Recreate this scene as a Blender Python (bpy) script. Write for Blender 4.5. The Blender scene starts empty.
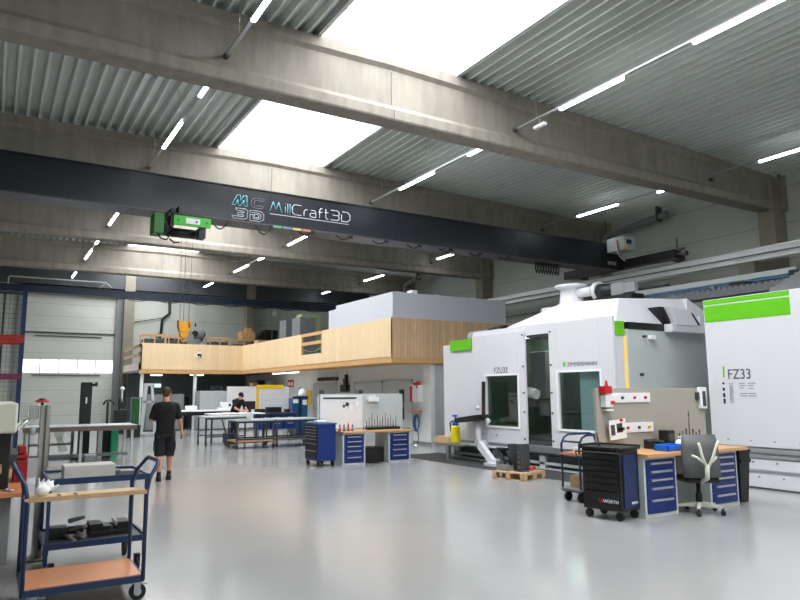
import bpy, math, random
from mathutils import Vector, Matrix
random.seed(7)
PI = math.pi
S = bpy.context.scene
COL = S.collection

# ------------------------------------------------------------------ camera
cam = bpy.data.cameras.new('camera'); cam.sensor_fit = 'HORIZONTAL'; cam.sensor_width = 36.0
cam.lens = 669.714 * 36.0 / 800.0; cam.clip_end = 300; cam.clip_start = 0.05
cam_o = bpy.data.objects.new('camera', cam); COL.objects.link(cam_o)
yaw, pit, rol = 0.545602781, 0.135855724, -0.00584831288
F = Vector((math.sin(yaw)*math.cos(pit), math.cos(yaw)*math.cos(pit), math.sin(pit)))
r0 = F.cross(Vector((0, 0, 1))).normalized(); u0 = r0.cross(F)
rr = r0*math.cos(rol) + u0*math.sin(rol); uu = -r0*math.sin(rol) + u0*math.cos(rol)
M = Matrix((( rr.x, uu.x, -F.x, 0), (rr.y, uu.y, -F.y, 0), (rr.z, uu.z, -F.z, 1.68), (0, 0, 0, 1)))
cam_o.matrix_world = M
S.camera = cam_o

# ------------------------------------------------------------------ world, daylight, exposure
w = bpy.data.worlds.new('overcast'); S.world = w; w.use_nodes = True
bg = w.node_tree.nodes['Background']; bg.inputs[0].default_value = (0.97, 0.98, 1.0, 1); bg.inputs[1].default_value = 3.0
S.view_settings.view_transform = 'Standard'; S.view_settings.look = 'None'
S.view_settings.exposure = 0.0; S.view_settings.gamma = 1.0; S.view_settings.use_curve_mapping = False

def area(name, loc, sx, sy, power, color=(1, 1, 1), rot=(0, 0, 0)):
    l = bpy.data.lights.new(name, 'AREA'); l.shape = 'RECTANGLE'; l.size = sx; l.size_y = sy
    l.energy = power; l.color = color
    o = bpy.data.objects.new(name, l); COL.objects.link(o); o.location = loc; o.rotation_euler = rot
    return o
SKY_X0, SKY_X1 = 4.80, 7.98
area('skylight_daylight', ((SKY_X0+SKY_X1)/2, 13.5, 8.62), 3.1, 46.5, 3650, (1.0, 0.99, 0.97))
TUBE_STRENGTH = 22.0

# ------------------------------------------------------------------ materials
def lin(c):
    return tuple((v/12.92 if v <= 0.04045 else ((v+0.055)/1.055)**2.4) for v in c) + (1.0,)
MATS = {}
def mat(name, rgb, rough=0.5, metal=0.0, noise=0.0, scale=8.0, bump=0.0, spec=0.5, stretch=(1, 1, 1), coat=0.0, emit=0.0, rough_var=0.0):
    if name in MATS: return MATS[name]
    m = bpy.data.materials.new(name); m.use_nodes = True; nt = m.node_tree; N = nt.nodes
    b = N['Principled BSDF']; c = lin(rgb)
    b.inputs['Base Color'].default_value = c; b.inputs['Roughness'].default_value = rough
    b.inputs['Metallic'].default_value = metal; b.inputs['Specular IOR Level'].default_value = spec
    b.inputs['Coat Weight'].default_value = coat; b.inputs['Coat Roughness'].default_value = 0.08
    if emit:
        b.inputs['Emission Color'].default_value = c; b.inputs['Emission Strength'].default_value = emit
    tc = N.new('ShaderNodeTexCoord'); mp = N.new('ShaderNodeMapping'); mp.inputs['Scale'].default_value = stretch
    nt.links.new(tc.outputs['Object'], mp.inputs[0])
    nz = N.new('ShaderNodeTexNoise'); nz.inputs['Scale'].default_value = scale; nz.inputs['Detail'].default_value = 5
    nt.links.new(mp.outputs[0], nz.inputs['Vector'])
    if noise:
        mx = N.new('ShaderNodeMix'); mx.data_type = 'RGBA'
        lo = tuple(v*(1-noise) for v in c[:3]) + (1,); hi = tuple(min(1, v*(1+noise)) for v in c[:3]) + (1,)
        mx.inputs[6].default_value = lo; mx.inputs[7].default_value = hi
        rp = N.new('ShaderNodeValToRGB'); rp.color_ramp.elements[0].position = 0.25; rp.color_ramp.elements[1].position = 0.75
        nt.links.new(nz.outputs[0], rp.inputs[0]); nt.links.new(rp.outputs[0], mx.inputs[0])
        nt.links.new(mx.outputs[2], b.inputs['Base Color'])
    if rough_var:
        mr = N.new('ShaderNodeMapRange'); mr.inputs[3].default_value = rough-rough_var; mr.inputs[4].default_value = rough+rough_var
        nt.links.new(nz.outputs[0], mr.inputs[0]); nt.links.new(mr.outputs[0], b.inputs['Roughness'])
    if bump:
        bp = N.new('ShaderNodeBump'); bp.inputs['Strength'].default_value = bump; bp.inputs['Distance'].default_value = 0.02
        nt.links.new(nz.outputs[0], bp.inputs['Height']); nt.links.new(bp.outputs[0], b.inputs['Normal'])
    MATS[name] = m; return m

def striped(name, rgb, rgb2, axis, pitch, width, rough=0.5, noise=0.06, scale=3.0, metal=0.0, bumpd=0.004, stretch=(1, 1, 1), vary=0.0):
    """a surface with narrow joints every `pitch` metres along one axis (boards, panels)"""
    m = mat(name, rgb, rough, metal, noise, scale, stretch=stretch)
    nt = m.node_tree; N = nt.nodes; b = N['Principled BSDF']
    geo = N.new('ShaderNodeNewGeometry'); sp = N.new('ShaderNodeSeparateXYZ'); nt.links.new(geo.outputs['Position'], sp.inputs[0])
    dv = N.new('ShaderNodeMath'); dv.operation = 'DIVIDE'; dv.inputs[1].default_value = pitch
    if axis == 3:
        ad = N.new('ShaderNodeMath'); nt.links.new(sp.outputs[0], ad.inputs[0]); nt.links.new(sp.outputs[1], ad.inputs[1]); nt.links.new(ad.outputs[0], dv.inputs[0])
    else:
        nt.links.new(sp.outputs[axis], dv.inputs[0])
    fr = N.new('ShaderNodeMath'); fr.operation = 'FRACT'; nt.links.new(dv.outputs[0], fr.inputs[0])
    lt = N.new('ShaderNodeMath'); lt.operation = 'LESS_THAN'; lt.inputs[1].default_value = width/pitch; nt.links.new(fr.outputs[0], lt.inputs[0])
    src = b.inputs['Base Color'].links[0].from_socket
    if vary:
        fl = N.new('ShaderNodeMath'); fl.operation = 'FLOOR'; nt.links.new(dv.outputs[0], fl.inputs[0])
        wn = N.new('ShaderNodeTexWhiteNoise'); wn.noise_dimensions = '1D'; nt.links.new(fl.outputs[0], wn.inputs['W'])
        mr = N.new('ShaderNodeMapRange'); mr.inputs[3].default_value = 1-vary; mr.inputs[4].default_value = 1+vary*0.6
        nt.links.new(wn.outputs['Value'], mr.inputs[0])
        vm = N.new('ShaderNodeVectorMath'); vm.operation = 'SCALE'; nt.links.new(src, vm.inputs[0]); nt.links.new(mr.outputs[0], vm.inputs['Scale'])
        src = vm.outputs[0]
    mx = N.new('ShaderNodeMix'); mx.data_type = 'RGBA'; mx.inputs[7].default_value = lin(rgb2)
    nt.links.new(lt.outputs[0], mx.inputs[0]); nt.links.new(src, mx.inputs[6]); nt.links.new(mx.outputs[2], b.inputs['Base Color'])
    return m

def glass(name, tint=(0.8, 0.85, 0.85), clear=0.85, rough=0.02):
    if name in MATS: return MATS[name]
    m = bpy.data.materials.new(name); m.use_nodes = True; nt = m.node_tree; N = nt.nodes; N.remove(N['Principled BSDF'])
    t = N.new('ShaderNodeBsdfTransparent'); t.inputs[0].default_value = lin(tint)
    g = N.new('ShaderNodeBsdfGlossy'); g.inputs['Roughness'].default_value = rough
    mx = N.new('ShaderNodeMixShader')
    fz = N.new('ShaderNodeLayerWeight'); fz.inputs[0].default_value = .5
    pw = N.new('ShaderNodeMath'); pw.operation = 'POWER'; pw.inputs[1].default_value = 4.0; nt.links.new(fz.outputs['Facing'], pw.inputs[0])
    mr = N.new('ShaderNodeMapRange'); mr.inputs[3].default_value = 1-clear; mr.inputs[4].default_value = 1.0
    nt.links.new(pw.outputs[0], mr.inputs[0]); nt.links.new(mr.outputs[0], mx.inputs[0])
    nt.links.new(t.outputs[0], mx.inputs[1]); nt.links.new(g.outputs[0], mx.inputs[2])
    nt.links.new(mx.outputs[0], N['Material Output'].inputs[0]); MATS[name] = m; return m

def diffusing(name, rgb):
    """milky polycarbonate: part clear, part translucent"""
    m = bpy.data.materials.new(name); m.use_nodes = True; nt = m.node_tree; N = nt.nodes; N.remove(N['Principled BSDF'])
    t = N.new('ShaderNodeBsdfTransparent'); t.inputs[0].default_value = lin(rgb)
    g = N.new('ShaderNodeBsdfTranslucent'); g.inputs[0].default_value = lin(rgb)
    mx = N.new('ShaderNodeMixShader'); mx.inputs[0].default_value = 0.35
    nt.links.new(t.outputs[0], mx.inputs[1]); nt.links.new(g.outputs[0], mx.inputs[2])
    nt.links.new(mx.outputs[0], N['Material Output'].inputs[0]); return m

def emission(name, rgb, s):
    m = bpy.data.materials.new(name); m.use_nodes = True; nt = m.node_tree; N = nt.nodes; N.remove(N['Principled BSDF'])
    e = N.new('ShaderNodeEmission'); e.inputs[0].default_value = lin(rgb); e.inputs[1].default_value = s
    nt.links.new(e.outputs[0], N['Material Output'].inputs[0]); return m

M_FLOOR = mat('polished_floor', (0.615, 0.615, 0.612), 0.17, noise=0.05, scale=0.5, spec=0.75, rough_var=0.05)
M_CONC = mat('concrete', (0.54, 0.518, 0.475), 0.8, noise=0.2, scale=2.2, bump=0.15, stretch=(2.2, 2.2, 0.5))
M_CONC2 = mat('column_concrete', (0.52, 0.50, 0.44), 0.8, noise=0.12, scale=3, bump=0.15)
M_SHEET = mat('galvanised_sheet', (0.80, 0.82, 0.80), 0.5, metal=0.0, noise=0.05, scale=2)
M_WALL = striped('wall_panel', (0.72, 0.73, 0.70), (0.56, 0.58, 0.56), 2, 1.1, 0.025, 0.55, 0.04, 1.0)
M_PLASTER = mat('plaster', (0.87, 0.89, 0.88), 0.7, noise=0.03, scale=2)
M_DARKWALL = mat('grey_green_wall', (0.42, 0.47, 0.47), 0.6, noise=0.05, scale=2)
M_GREYWALL = mat('grey_painted_wall', (0.72, 0.73, 0.74), 0.6, noise=0.03, scale=2)
M_DOORP = striped('sectional_door_panel', (0.80, 0.81, 0.78), (0.62, 0.63, 0.6), 2, 0.61, 0.015, 0.5, 0.02, 1.0)
M_WOOD = striped('spruce_panel', (0.95, 0.84, 0.67), (0.86, 0.74, 0.57), 3, 0.31, 0.006, 0.45, 0.06, 5, stretch=(4, 4, 0.4), vary=0.05)
M_WOODB = striped('spruce_boarding', (0.87, 0.73, 0.58), (0.66, 0.51, 0.37), 0, 0.12, 0.008, 0.5, 0.12, 5, stretch=(6, 6, 0.5), vary=0.12)
M_GLULAM = mat('glulam', (0.84, 0.66, 0.44), 0.5, noise=0.08, scale=4, stretch=(0.6, 0.6, 6))
M_BEECH = mat('beech_top', (0.82, 0.62, 0.42), 0.35, noise=0.08, scale=5, stretch=(1, 6, 6))
M_BEECHR = mat('varnished_plywood', (0.80, 0.53, 0.36), 0.3, noise=0.1, scale=4, stretch=(1, 6, 6))
M_BEECHL = mat('light_plywood', (0.84, 0.70, 0.53), 0.4, noise=0.08, scale=4, stretch=(1, 6, 6))
M_PALLET = mat('pallet_wood', (0.76, 0.63, 0.48), 0.8, noise=0.2, scale=6, stretch=(1, 4, 4))
M_CARD = mat('cardboard', (0.72, 0.56, 0.38), 0.8, noise=0.06)
M_GIRDER = mat('girder_paint', (0.13, 0.14, 0.165), 0.30, noise=0.03, scale=2, spec=0.5)
M_GIRDERL = mat('girder_flange', (0.28, 0.28, 0.31), 0.4, noise=0.03)
M_WHITE = mat('machine_white', (0.85, 0.85, 0.865), 0.35, noise=0.012, scale=2)
M_LGREY = mat('machine_light_grey', (0.74, 0.77, 0.77), 0.4, noise=0.02)
M_GREY = mat('mid_grey_metal', (0.50, 0.51, 0.52), 0.45, noise=0.05)
M_DGREY = mat('dark_grey', (0.25, 0.26, 0.27), 0.5, noise=0.06)
M_BLACK = mat('black_plastic', (0.075, 0.075, 0.08), 0.45, noise=0.1)
M_RUBBER = mat('rubber', (0.10, 0.10, 0.105), 0.75, noise=0.1)
M_STEEL = mat('brushed_steel', (0.72, 0.72, 0.70), 0.3, metal=0.85, noise=0.08, scale=6, stretch=(1, 1, 8))
M_STEELD = mat('dull_steel', (0.45, 0.46, 0.46), 0.4, metal=0.7, noise=0.15, scale=10)
M_CHROME = mat('chrome', (0.85, 0.85, 0.86), 0.15, metal=1.0)
M_ALU = mat('aluminium', (0.72, 0.73, 0.74), 0.35, metal=0.6, noise=0.04)
M_GREEN = mat('lime_green', (0.40, 0.76, 0.10), 0.4, noise=0.03)
M_TGREEN = mat('trolley_green', (0.22, 0.72, 0.16), 0.4, noise=0.05)
M_DKGREEN = mat('motor_green', (0.10, 0.42, 0.13), 0.4, noise=0.08)
M_BLUE = mat('drawer_blue', (0.06, 0.17, 0.44), 0.35, noise=0.04)
M_BLUE2 = mat('toolbox_blue', (0.06, 0.19, 0.46), 0.35, noise=0.04)
M_NAVY = mat('frame_navy', (0.09, 0.195, 0.34), 0.38, noise=0.06)
M_TEAL = mat('locker_blue', (0.08, 0.32, 0.50), 0.4, noise=0.05)
M_RAILB = mat('rail_blue', (0.22, 0.42, 0.62), 0.4, noise=0.05)
M_STEELBLUE = mat('crane_steel_blue', (0.11, 0.17, 0.25), 0.45, noise=0.05)
M_YELLOW = mat('safety_yellow', (0.95, 0.78, 0.08), 0.4, noise=0.05)
M_ORANGE = mat('hook_orange', (0.95, 0.66, 0.10), 0.4, noise=0.06)
M_REDRACK = mat('rack_orange_red', (0.64, 0.16, 0.10), 0.45, noise=0.06)
M_PINKRACK = mat('rack_magenta', (0.48, 0.18, 0.32), 0.45, noise=0.06)
M_RED = mat('signal_red', (0.78, 0.10, 0.12), 0.4, noise=0.05)
M_BEIGE = mat('machine_beige', (0.83, 0.83, 0.76), 0.45, noise=0.03)
M_CREAM = mat('chair_cream', (0.82, 0.82, 0.75), 0.45, noise=0.02)
M_PEG = mat('pegboard_grey', (0.66, 0.645, 0.60), 0.55, noise=0.02, scale=30)
M_BOARD = mat('whiteboard', (0.91, 0.91, 0.92), 0.25, noise=0.01)
M_PAPER = mat('paper', (0.93, 0.94, 0.94), 0.7, noise=0.02)
M_CLOTH = mat('black_cloth', (0.06, 0.06, 0.065), 0.9, noise=0.2, scale=25, bump=0.2)
M_SHORTS = mat('dark_workwear', (0.115, 0.12, 0.13), 0.9, noise=0.2, scale=25, bump=0.2)
M_TROUS = mat('navy_workwear', (0.10, 0.14, 0.22), 0.9, noise=0.2, scale=25)
M_SKIN = mat('skin', (0.78, 0.55, 0.44), 0.55, noise=0.06, scale=10)
M_HAIR = mat('brown_hair', (0.30, 0.19, 0.12), 0.7, noise=0.35, scale=60, bump=0.5)
M_GUNK = mat('machine_interior', (0.46, 0.50, 0.46), 0.35, metal=0.3, noise=0.25, scale=2.5)
M_PALEBLUE = mat('pale_blue_sheet', (0.70, 0.80, 0.86), 0.4, noise=0.03)
M_MESH = mat('wire_mesh_dark', (0.15, 0.17, 0.20), 0.5)
M_BELLOW = mat('bellows_grey', (0.42, 0.43, 0.44), 0.5, noise=0.06)
M_MAT = mat('dark_floor_mat', (0.20, 0.20, 0.21), 0.7, noise=0.15, scale=20)
M_TUBE = emission('led_tube', (0.97, 0.99, 1.0), TUBE_STRENGTH)
M_LED = emission('small_led', (0.95, 1.0, 0.97), 30.0)
M_EXIT = emission('exit_sign_light', (0.80, 0.97, 0.90), 2.2)
M_YLED = emission('amber_light_bar', (0.98, 0.83, 0.42), 1.1)
M_SKYPANE = diffusing('polycarbonate', (0.97, 0.98, 1.0))
M_GLASS = glass('window_glass'); M_DGLASS = glass('machine_window', (0.86, 0.90, 0.89), 0.93)
M_CYAN = mat('logo_cyan', (0.48, 0.85, 0.90), 0.4); M_LOGOG = mat('logo_grey', (0.50, 0.53, 0.60), 0.4)
M_LOGOW = mat('logo_white', (0.92, 0.94, 0.96), 0.4); M_LOGOL = mat('logo_silver', (0.75, 0.77, 0.80), 0.4)
M_TEXT = mat('print_grey', (0.30, 0.31, 0.33), 0.5); M_TEXTL = mat('print_pale', (0.58, 0.60, 0.62), 0.5)
M_BOTTLE = mat('bottle_yellow', (0.93, 0.86, 0.12), 0.3); M_SPRAY = mat('spray_blue', (0.10, 0.35, 0.75), 0.35)
M_PBLUE = mat('bright_blue_plastic', (0.10, 0.42, 0.88), 0.35)
M_GREENT = mat('fabric_green', (0.15, 0.60, 0.30), 0.6, noise=0.1); M_MINT = mat('mint_green', (0.20, 0.75, 0.50), 0.5)

# ------------------------------------------------------------------ geometry helpers
ORG = {}
EACH = {'clamp_bolt', 'frame_rail', 'carriage', 'side_handle', 'shaft', 'tube_frame', 'upright', 'festoon_cable', 'roof_bracket_insert', 'post', 'leg', 'foot', 'levelling_foot', 'guide_rail', 'fork', 'desk_leg', 'door_stile',
        'rail_post', 'interior_lamp', 'running_gear', 'strip', 'locker_body', 'wheel_fork', 'socket', 'side_knob', 'yellow_border', 'red_sign', 'stiffener', 'roof_bracket'}
class MB:
    def __init__(s): s.v = []; s.f = []; s.sm = []
    def add(s, vs, fs, smooth=False):
        n = len(s.v); s.v += [tuple(p) for p in vs]
        for f in fs: s.f.append(tuple(i+n for i in f)); s.sm.append(smooth)
        return s
    def box(s, x0, x1, y0, y1, z0, z1):
        vs = [(x, y, z) for z in (z0, z1) for y in (y0, y1) for x in (x0, x1)]
        return s.add(vs, [(0, 2, 3, 1), (4, 5, 7, 6), (0, 1, 5, 4), (2, 6, 7, 3), (0, 4, 6, 2), (1, 3, 7, 5)])
    def prism(s, poly, axis, a, b):
        """polygon in the plane across `axis`, pushed from a to b"""
        def P(p, t):
            return {'x': (t, p[0], p[1]), 'y': (p[0], t, p[1]), 'z': (p[0], p[1], t)}[axis]
        n = len(poly); vs = [P(p, a) for p in poly] + [P(p, b) for p in poly]
        fs = [tuple(range(n)), tuple(range(2*n-1, n-1, -1))] + [(i, i+n, (i+1) % n+n, (i+1) % n) for i in range(n)]
        return s.add(vs, fs)
    def cyl(s, p0, p1, r0, r1=None, n=14):
        r1 = r0 if r1 is None else r1
        p0 = Vector(p0); p1 = Vector(p1); d = (p1-p0).normalized()
        a = d.cross(Vector((0, 0, 1)) if abs(d.z) < 0.9 else Vector((1, 0, 0))).normalized(); b = d.cross(a)
        vs = []
        for p, r in ((p0, r0), (p1, r1)):
            for i in range(n):
                t = 2*PI*i/n; vs.append(p+a*math.cos(t)*r+b*math.sin(t)*r)
        s.add(vs, [(i, (i+1) % n, (i+1) % n+n, i+n) for i in range(n)], True)
        m = len(s.v)-2*n
        s.f += [tuple(m+i for i in range(n-1, -1, -1)), tuple(m+n+i for i in range(n))]; s.sm += [False, False]
        return s
    def tube(s, pts, r, n=8):
        pts = [Vector(p) for p in pts]; rings = []; prev = None
        for i, p in enumerate(pts):
            d = (pts[min(i+1, len(pts)-1)]-pts[max(i-1, 0)]).normalized()
            if prev is None: a = d.cross(Vector((0, 0, 1)) if abs(d.z) < 0.9 else Vector((1, 0, 0))).normalized()
            else: a = (prev-d*prev.dot(d)).normalized()
            prev = a; b = d.cross(a)
            rings.append([p+a*math.cos(2*PI*k/n)*r+b*math.sin(2*PI*k/n)*r for k in range(n)])
        vs = [q for g in rings for q in g]; fs = []
        for i in range(len(rings)-1):
            for k in range(n): fs.append((i*n+k, i*n+(k+1) % n, (i+1)*n+(k+1) % n, (i+1)*n+k))
        s.add(vs, fs, True)
        m = len(s.v)-len(vs)
        s.f += [tuple(m+k for k in range(n-1, -1, -1)), tuple(m+len(vs)-n+k for k in range(n))]; s.sm += [False, False]
        return s
    def lathe(s, c, prof, n=20, axis='z'):
        vs = []; fs = []
        for r, h in prof:
            for k in range(n):
                t = 2*PI*k/n; a = max(r, 1e-4)*math.cos(t); b = max(r, 1e-4)*math.sin(t)
                vs.append({'z': (c[0]+a, c[1]+b, c[2]+h), 'y': (c[0]+a, c[1]+h, c[2]+b), 'x': (c[0]+h, c[1]+a, c[2]+b)}[axis])
        for i in range(len(prof)-1):
            for k in range(n): fs.append((i*n+k, i*n+(k+1) % n, (i+1)*n+(k+1) % n, (i+1)*n+k))
        s.add(vs, fs, True); m = len(s.v)-len(vs)
        s.f += [tuple(m+k for k in range(n-1, -1, -1)), tuple(m+len(vs)-n+k for k in range(n))]; s.sm += [False, False]
        return s
    def ball(s, c, r, nu=14, nv=9):
        if not hasattr(r, '__len__'): r = (r, r, r)
        vs = []; fs = []
        for i in range(nv+1):
            a = PI*i/nv
            for k in range(nu):
                t = 2*PI*k/nu; q = max(math.sin(a), 1e-3)
                vs.append((c[0]+r[0]*q*math.cos(t), c[1]+r[1]*q*math.sin(t), c[2]+r[2]*math.cos(a)))
        for i in range(nv):
            for k in range(nu): fs.append((i*nu+k, (i+1)*nu+k, (i+1)*nu+(k+1) % nu, i*nu+(k+1) % nu))
        return s.add(vs, fs, True)
    def capsule(s, p0, p1, r0, r1, n=14):
        s.cyl(p0, p1, r0, r1, n); s.ball(p0, r0, n, 8); s.ball(p1, r1, n, 8); return s
    def xf(s, m):
        s.v = [tuple(m @ Vector(p)) for p in s.v]; return s
    def islands(s):
        par = list(range(len(s.v)))
        def fd(a):
            while par[a] != a: par[a] = par[par[a]]; a = par[a]
            return a
        for f in s.f:
            for a in f[1:]: par[fd(a)] = fd(f[0])
        gr = {}
        for k, f in enumerate(s.f): gr.setdefault(fd(f[0]), []).append(k)
        L = []
        for ks in gr.values():
            P = [s.v[i] for k in ks for i in s.f[k]]
            L.append([ks, [min(p[a] for p in P)-.004 for a in range(3)], [max(p[a] for p in P)+.004 for a in range(3)]])
        again = True
        while again:
            again = False
            for i in range(len(L)):
                for j in range(i+1, len(L)):
                    if all(L[i][1][a] <= L[j][2][a] and L[j][1][a] <= L[i][2][a] for a in range(3)):
                        L[i] = [L[i][0]+L[j][0], [min(L[i][1][a], L[j][1][a]) for a in range(3)], [max(L[i][2][a], L[j][2][a]) for a in range(3)]]
                        L.pop(j); again = True; break
                if again: break
        out = []
        for ks, _, _ in L:
            m = MB(); mp = {}
            for k in ks:
                f = []
                for i in s.f[k]:
                    if i not in mp: mp[i] = len(m.v); m.v.append(s.v[i])
                    f.append(mp[i])
                m.f.append(tuple(f)); m.sm.append(s.sm[k])
            out.append(m)
        return out
    def build(s, name, material, parent=None, bevel=0.0, label=None):
        if parent and name in EACH:
            o = None
            for m in s.islands():
                q = m.build1(name, material, parent, bevel, label); o = o or q
            return o
        return s.build1(name, material, parent, bevel, label)
    def build1(s, name, material, parent=None, bevel=0.0, label=None):
        o0 = ORG.get(parent.name, Vector((0, 0, 0))) if parent else None
        if o0 is None:
            xs = [p[0] for p in s.v]; ys = [p[1] for p in s.v]; zs = [p[2] for p in s.v]
            o0 = Vector(((min(xs)+max(xs))/2, (min(ys)+max(ys))/2, min(zs)))
        me = bpy.data.meshes.new(name); me.from_pydata([(p[0]-o0.x, p[1]-o0.y, p[2]-o0.z) for p in s.v], [], s.f)
        for p, q in zip(me.polygons, s.sm): p.use_smooth = q
        me.materials.append(material); me.validate()
        o = bpy.data.objects.new(name, me); COL.objects.link(o)
        if parent: o.parent = parent
        else: o.location = o0
        ORG[o.name] = o0
        if bevel:
            bm = o.modifiers.new('bevel', 'BEVEL'); bm.width = bevel; bm.segments = 2; bm.limit_method = 'ANGLE'; bm.harden_normals = False
        if label: o['label'] = label
        return o

def box(x0, x1, y0, y1, z0, z1): return MB().box(x0, x1, y0, y1, z0, z1)
def tag(o, label, cat, group=None, kind=None):
    o['label'] = label; o['category'] = cat
    if group: o['group'] = group
    if kind: o['kind'] = kind
    return o
def thing(name, label, cat, loc, group=None, rotz=None):
    """rotz given: parts are written in local coordinates; otherwise in world ones"""
    o = bpy.data.objects.new(name, None); COL.objects.link(o); o.location = loc; o.empty_display_size = 0.1
    ORG[o.name] = Vector(loc) if rotz is None else Vector((0, 0, 0))
    if rotz is not None: o.rotation_euler = (0, 0, rotz)
    return tag(o, label, cat, group)
def struct(o, label=None):
    o['kind'] = 'structure'
    if label: o['label'] = label
    return o
def sthing(name, loc=(0, 0, 0), label=None):
    o = bpy.data.objects.new(name, None); COL.objects.link(o); o.location = loc; ORG[o.name] = Vector(loc); return struct(o, label)
def dup(root, loc, rotz=None, label=None, group=None):
    def cp(o, par):
        c = o.copy(); COL.objects.link(c); ORG[c.name] = ORG.get(o.name, Vector((0, 0, 0)))
        if par: c.parent = par
        for ch in [q for q in o.children]: cp(ch, c)
        return c
    r = cp(root, None); r.location = loc
    if rotz is not None: r.rotation_euler = (0, 0, rotz)
    if label: r['label'] = label
    if group: r['group'] = group
    return r
def text(name, body, parent, loc, facing, size, material, outline=0.0, ext=0.0015, sx=1.0, roll=0.0, align='LEFT'):
    cu = bpy.data.curves.new(name, 'FONT'); cu.body = body; cu.size = size; cu.extrude = ext; cu.align_x = align
    cu.materials.append(material)
    if outline:
        cu.fill_mode = 'NONE'; cu.extrude = 0; cu.bevel_depth = outline; cu.bevel_resolution = 0
    o = bpy.data.objects.new(name, cu); COL.objects.link(o)
    base = {'-y': (PI/2, 0, 0), '-x': (PI/2, 0, -PI/2)}[facing]
    R = Matrix.Rotation(base[2], 4, 'Z') @ Matrix.Rotation(PI/2, 4, 'X') @ Matrix.Rotation(roll, 4, 'Z')
    o0 = ORG[parent.name]
    dg = bpy.context.evaluated_depsgraph_get(); me = bpy.data.meshes.new_from_object(o.evaluated_get(dg)); bpy.data.objects.remove(o)
    o = bpy.data.objects.new(name, me); COL.objects.link(o); o.parent = parent
    me.transform(Matrix.Translation(Vector(loc)-o0) @ R @ Matrix.Diagonal((sx, 1, 1, 1)))
    if not me.materials: me.materials.append(material)
    ORG[o.name] = o0
    return o

# ================================================================== STRUCTURE
XL, XR, YN, YF = -7.2, 20.0, -9.5, 37.1
RX = 6.39
def roofz(x): return 8.27-0.021*abs(x-RX)
struct(box(XL-.3, XR+.3, YN-.3, YF+.3, -.2, 0).build('floor', M_FLOOR))
struct(box(XR, XR+.2, YN, YF, 0, 9.6).build('wall_right', M_WALL))
struct(box(XL-.2, XL, YN, YF, 0, 9.6).build('wall_left', M_WALL))
struct(box(XL, XR, YN-.2, YN, 0, 9.6).build('wall_front', M_WALL))
# back wall with the sectional door opening
DX0, DX1, DZ = 1.15, 5.30, 6.65
bw = MB(); bw.box(XL, DX0, YF, YF+.25, 0, 9.6); bw.box(DX1, XR, YF, YF+.25, 0, 9.6); bw.box(DX0, DX1, YF, YF+.25, DZ, 9.6)
struct(bw.build('wall_back', M_WALL))

# trapezoidal sheet ceiling, both sides of the ridge skylight
def sheet(x0, x1):
    pitch, dep = 0.25, 0.17
    up = []; x = x0
    while x < x1-1e-6:
        for dx, h in ((0, 0), (0.045, 0), (0.07, dep), (0.225, dep)):
            if x+dx <= x1: up.append((x+dx, roofz(x+dx)+h))
        x += pitch
    up.append((x1, roofz(x1)+dep))
    m = MB(); n = len(up); vs = []
    for y in (YN, YF):
        vs += [(p[0], y, p[1]) for p in up]
    fs = [(i, i+1, i+1+n, i+n) for i in range(n-1)]
    m.add(vs, fs)
    k = len(m.v)
    vs2 = [(p[0], y, z) for y in (YN, YF) for (p, z) in ((up[0], roofz(up[0][0])+.18), (up[-1], roofz(up[-1][0])+.18))]
    m.add(vs2, [(0, 1, 3, 2)])
    m.box(x0, x1, YN, YF, 8.5, 8.62)
    return m
struct(sheet(XL, SKY_X0).build('ceiling', M_SHEET)); struct(sheet(SKY_X1, XR).build('ceiling', M_SHEET))
# skylight: upstand, glazing bars and pane
sk = sthing('window_1', (RX, 14, 8.3), 'long ridge skylight of white polycarbonate')
m = MB()
for x in (SKY_X0, SKY_X1): m.box(x-.04, x+.04, YN, YF, 8.24, 8.7)
m.box(SKY_X0, SKY_X1, YN, YN+.1, 8.2, 9.5); m.box(SKY_X0, SKY_X1, YF-.1, YF, 8.2, 9.5)
m.build('upstand', M_ALU, sk)
m = MB(); y = YN+.5
while y < YF: m.box(SKY_X0, SKY_X1, y-.012, y+.012, 8.50, 8.53); y += 1.06
m.build('glazing_bar', M_ALU, sk)
MB().add([(SKY_X0, YN, 8.56), (SKY_X1, YN, 8.56), (SKY_X1, YF, 8.56), (SKY_X0, YF, 8.56)], [(0, 1, 2, 3)]).build('pane', M_SKYPANE, sk)
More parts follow.
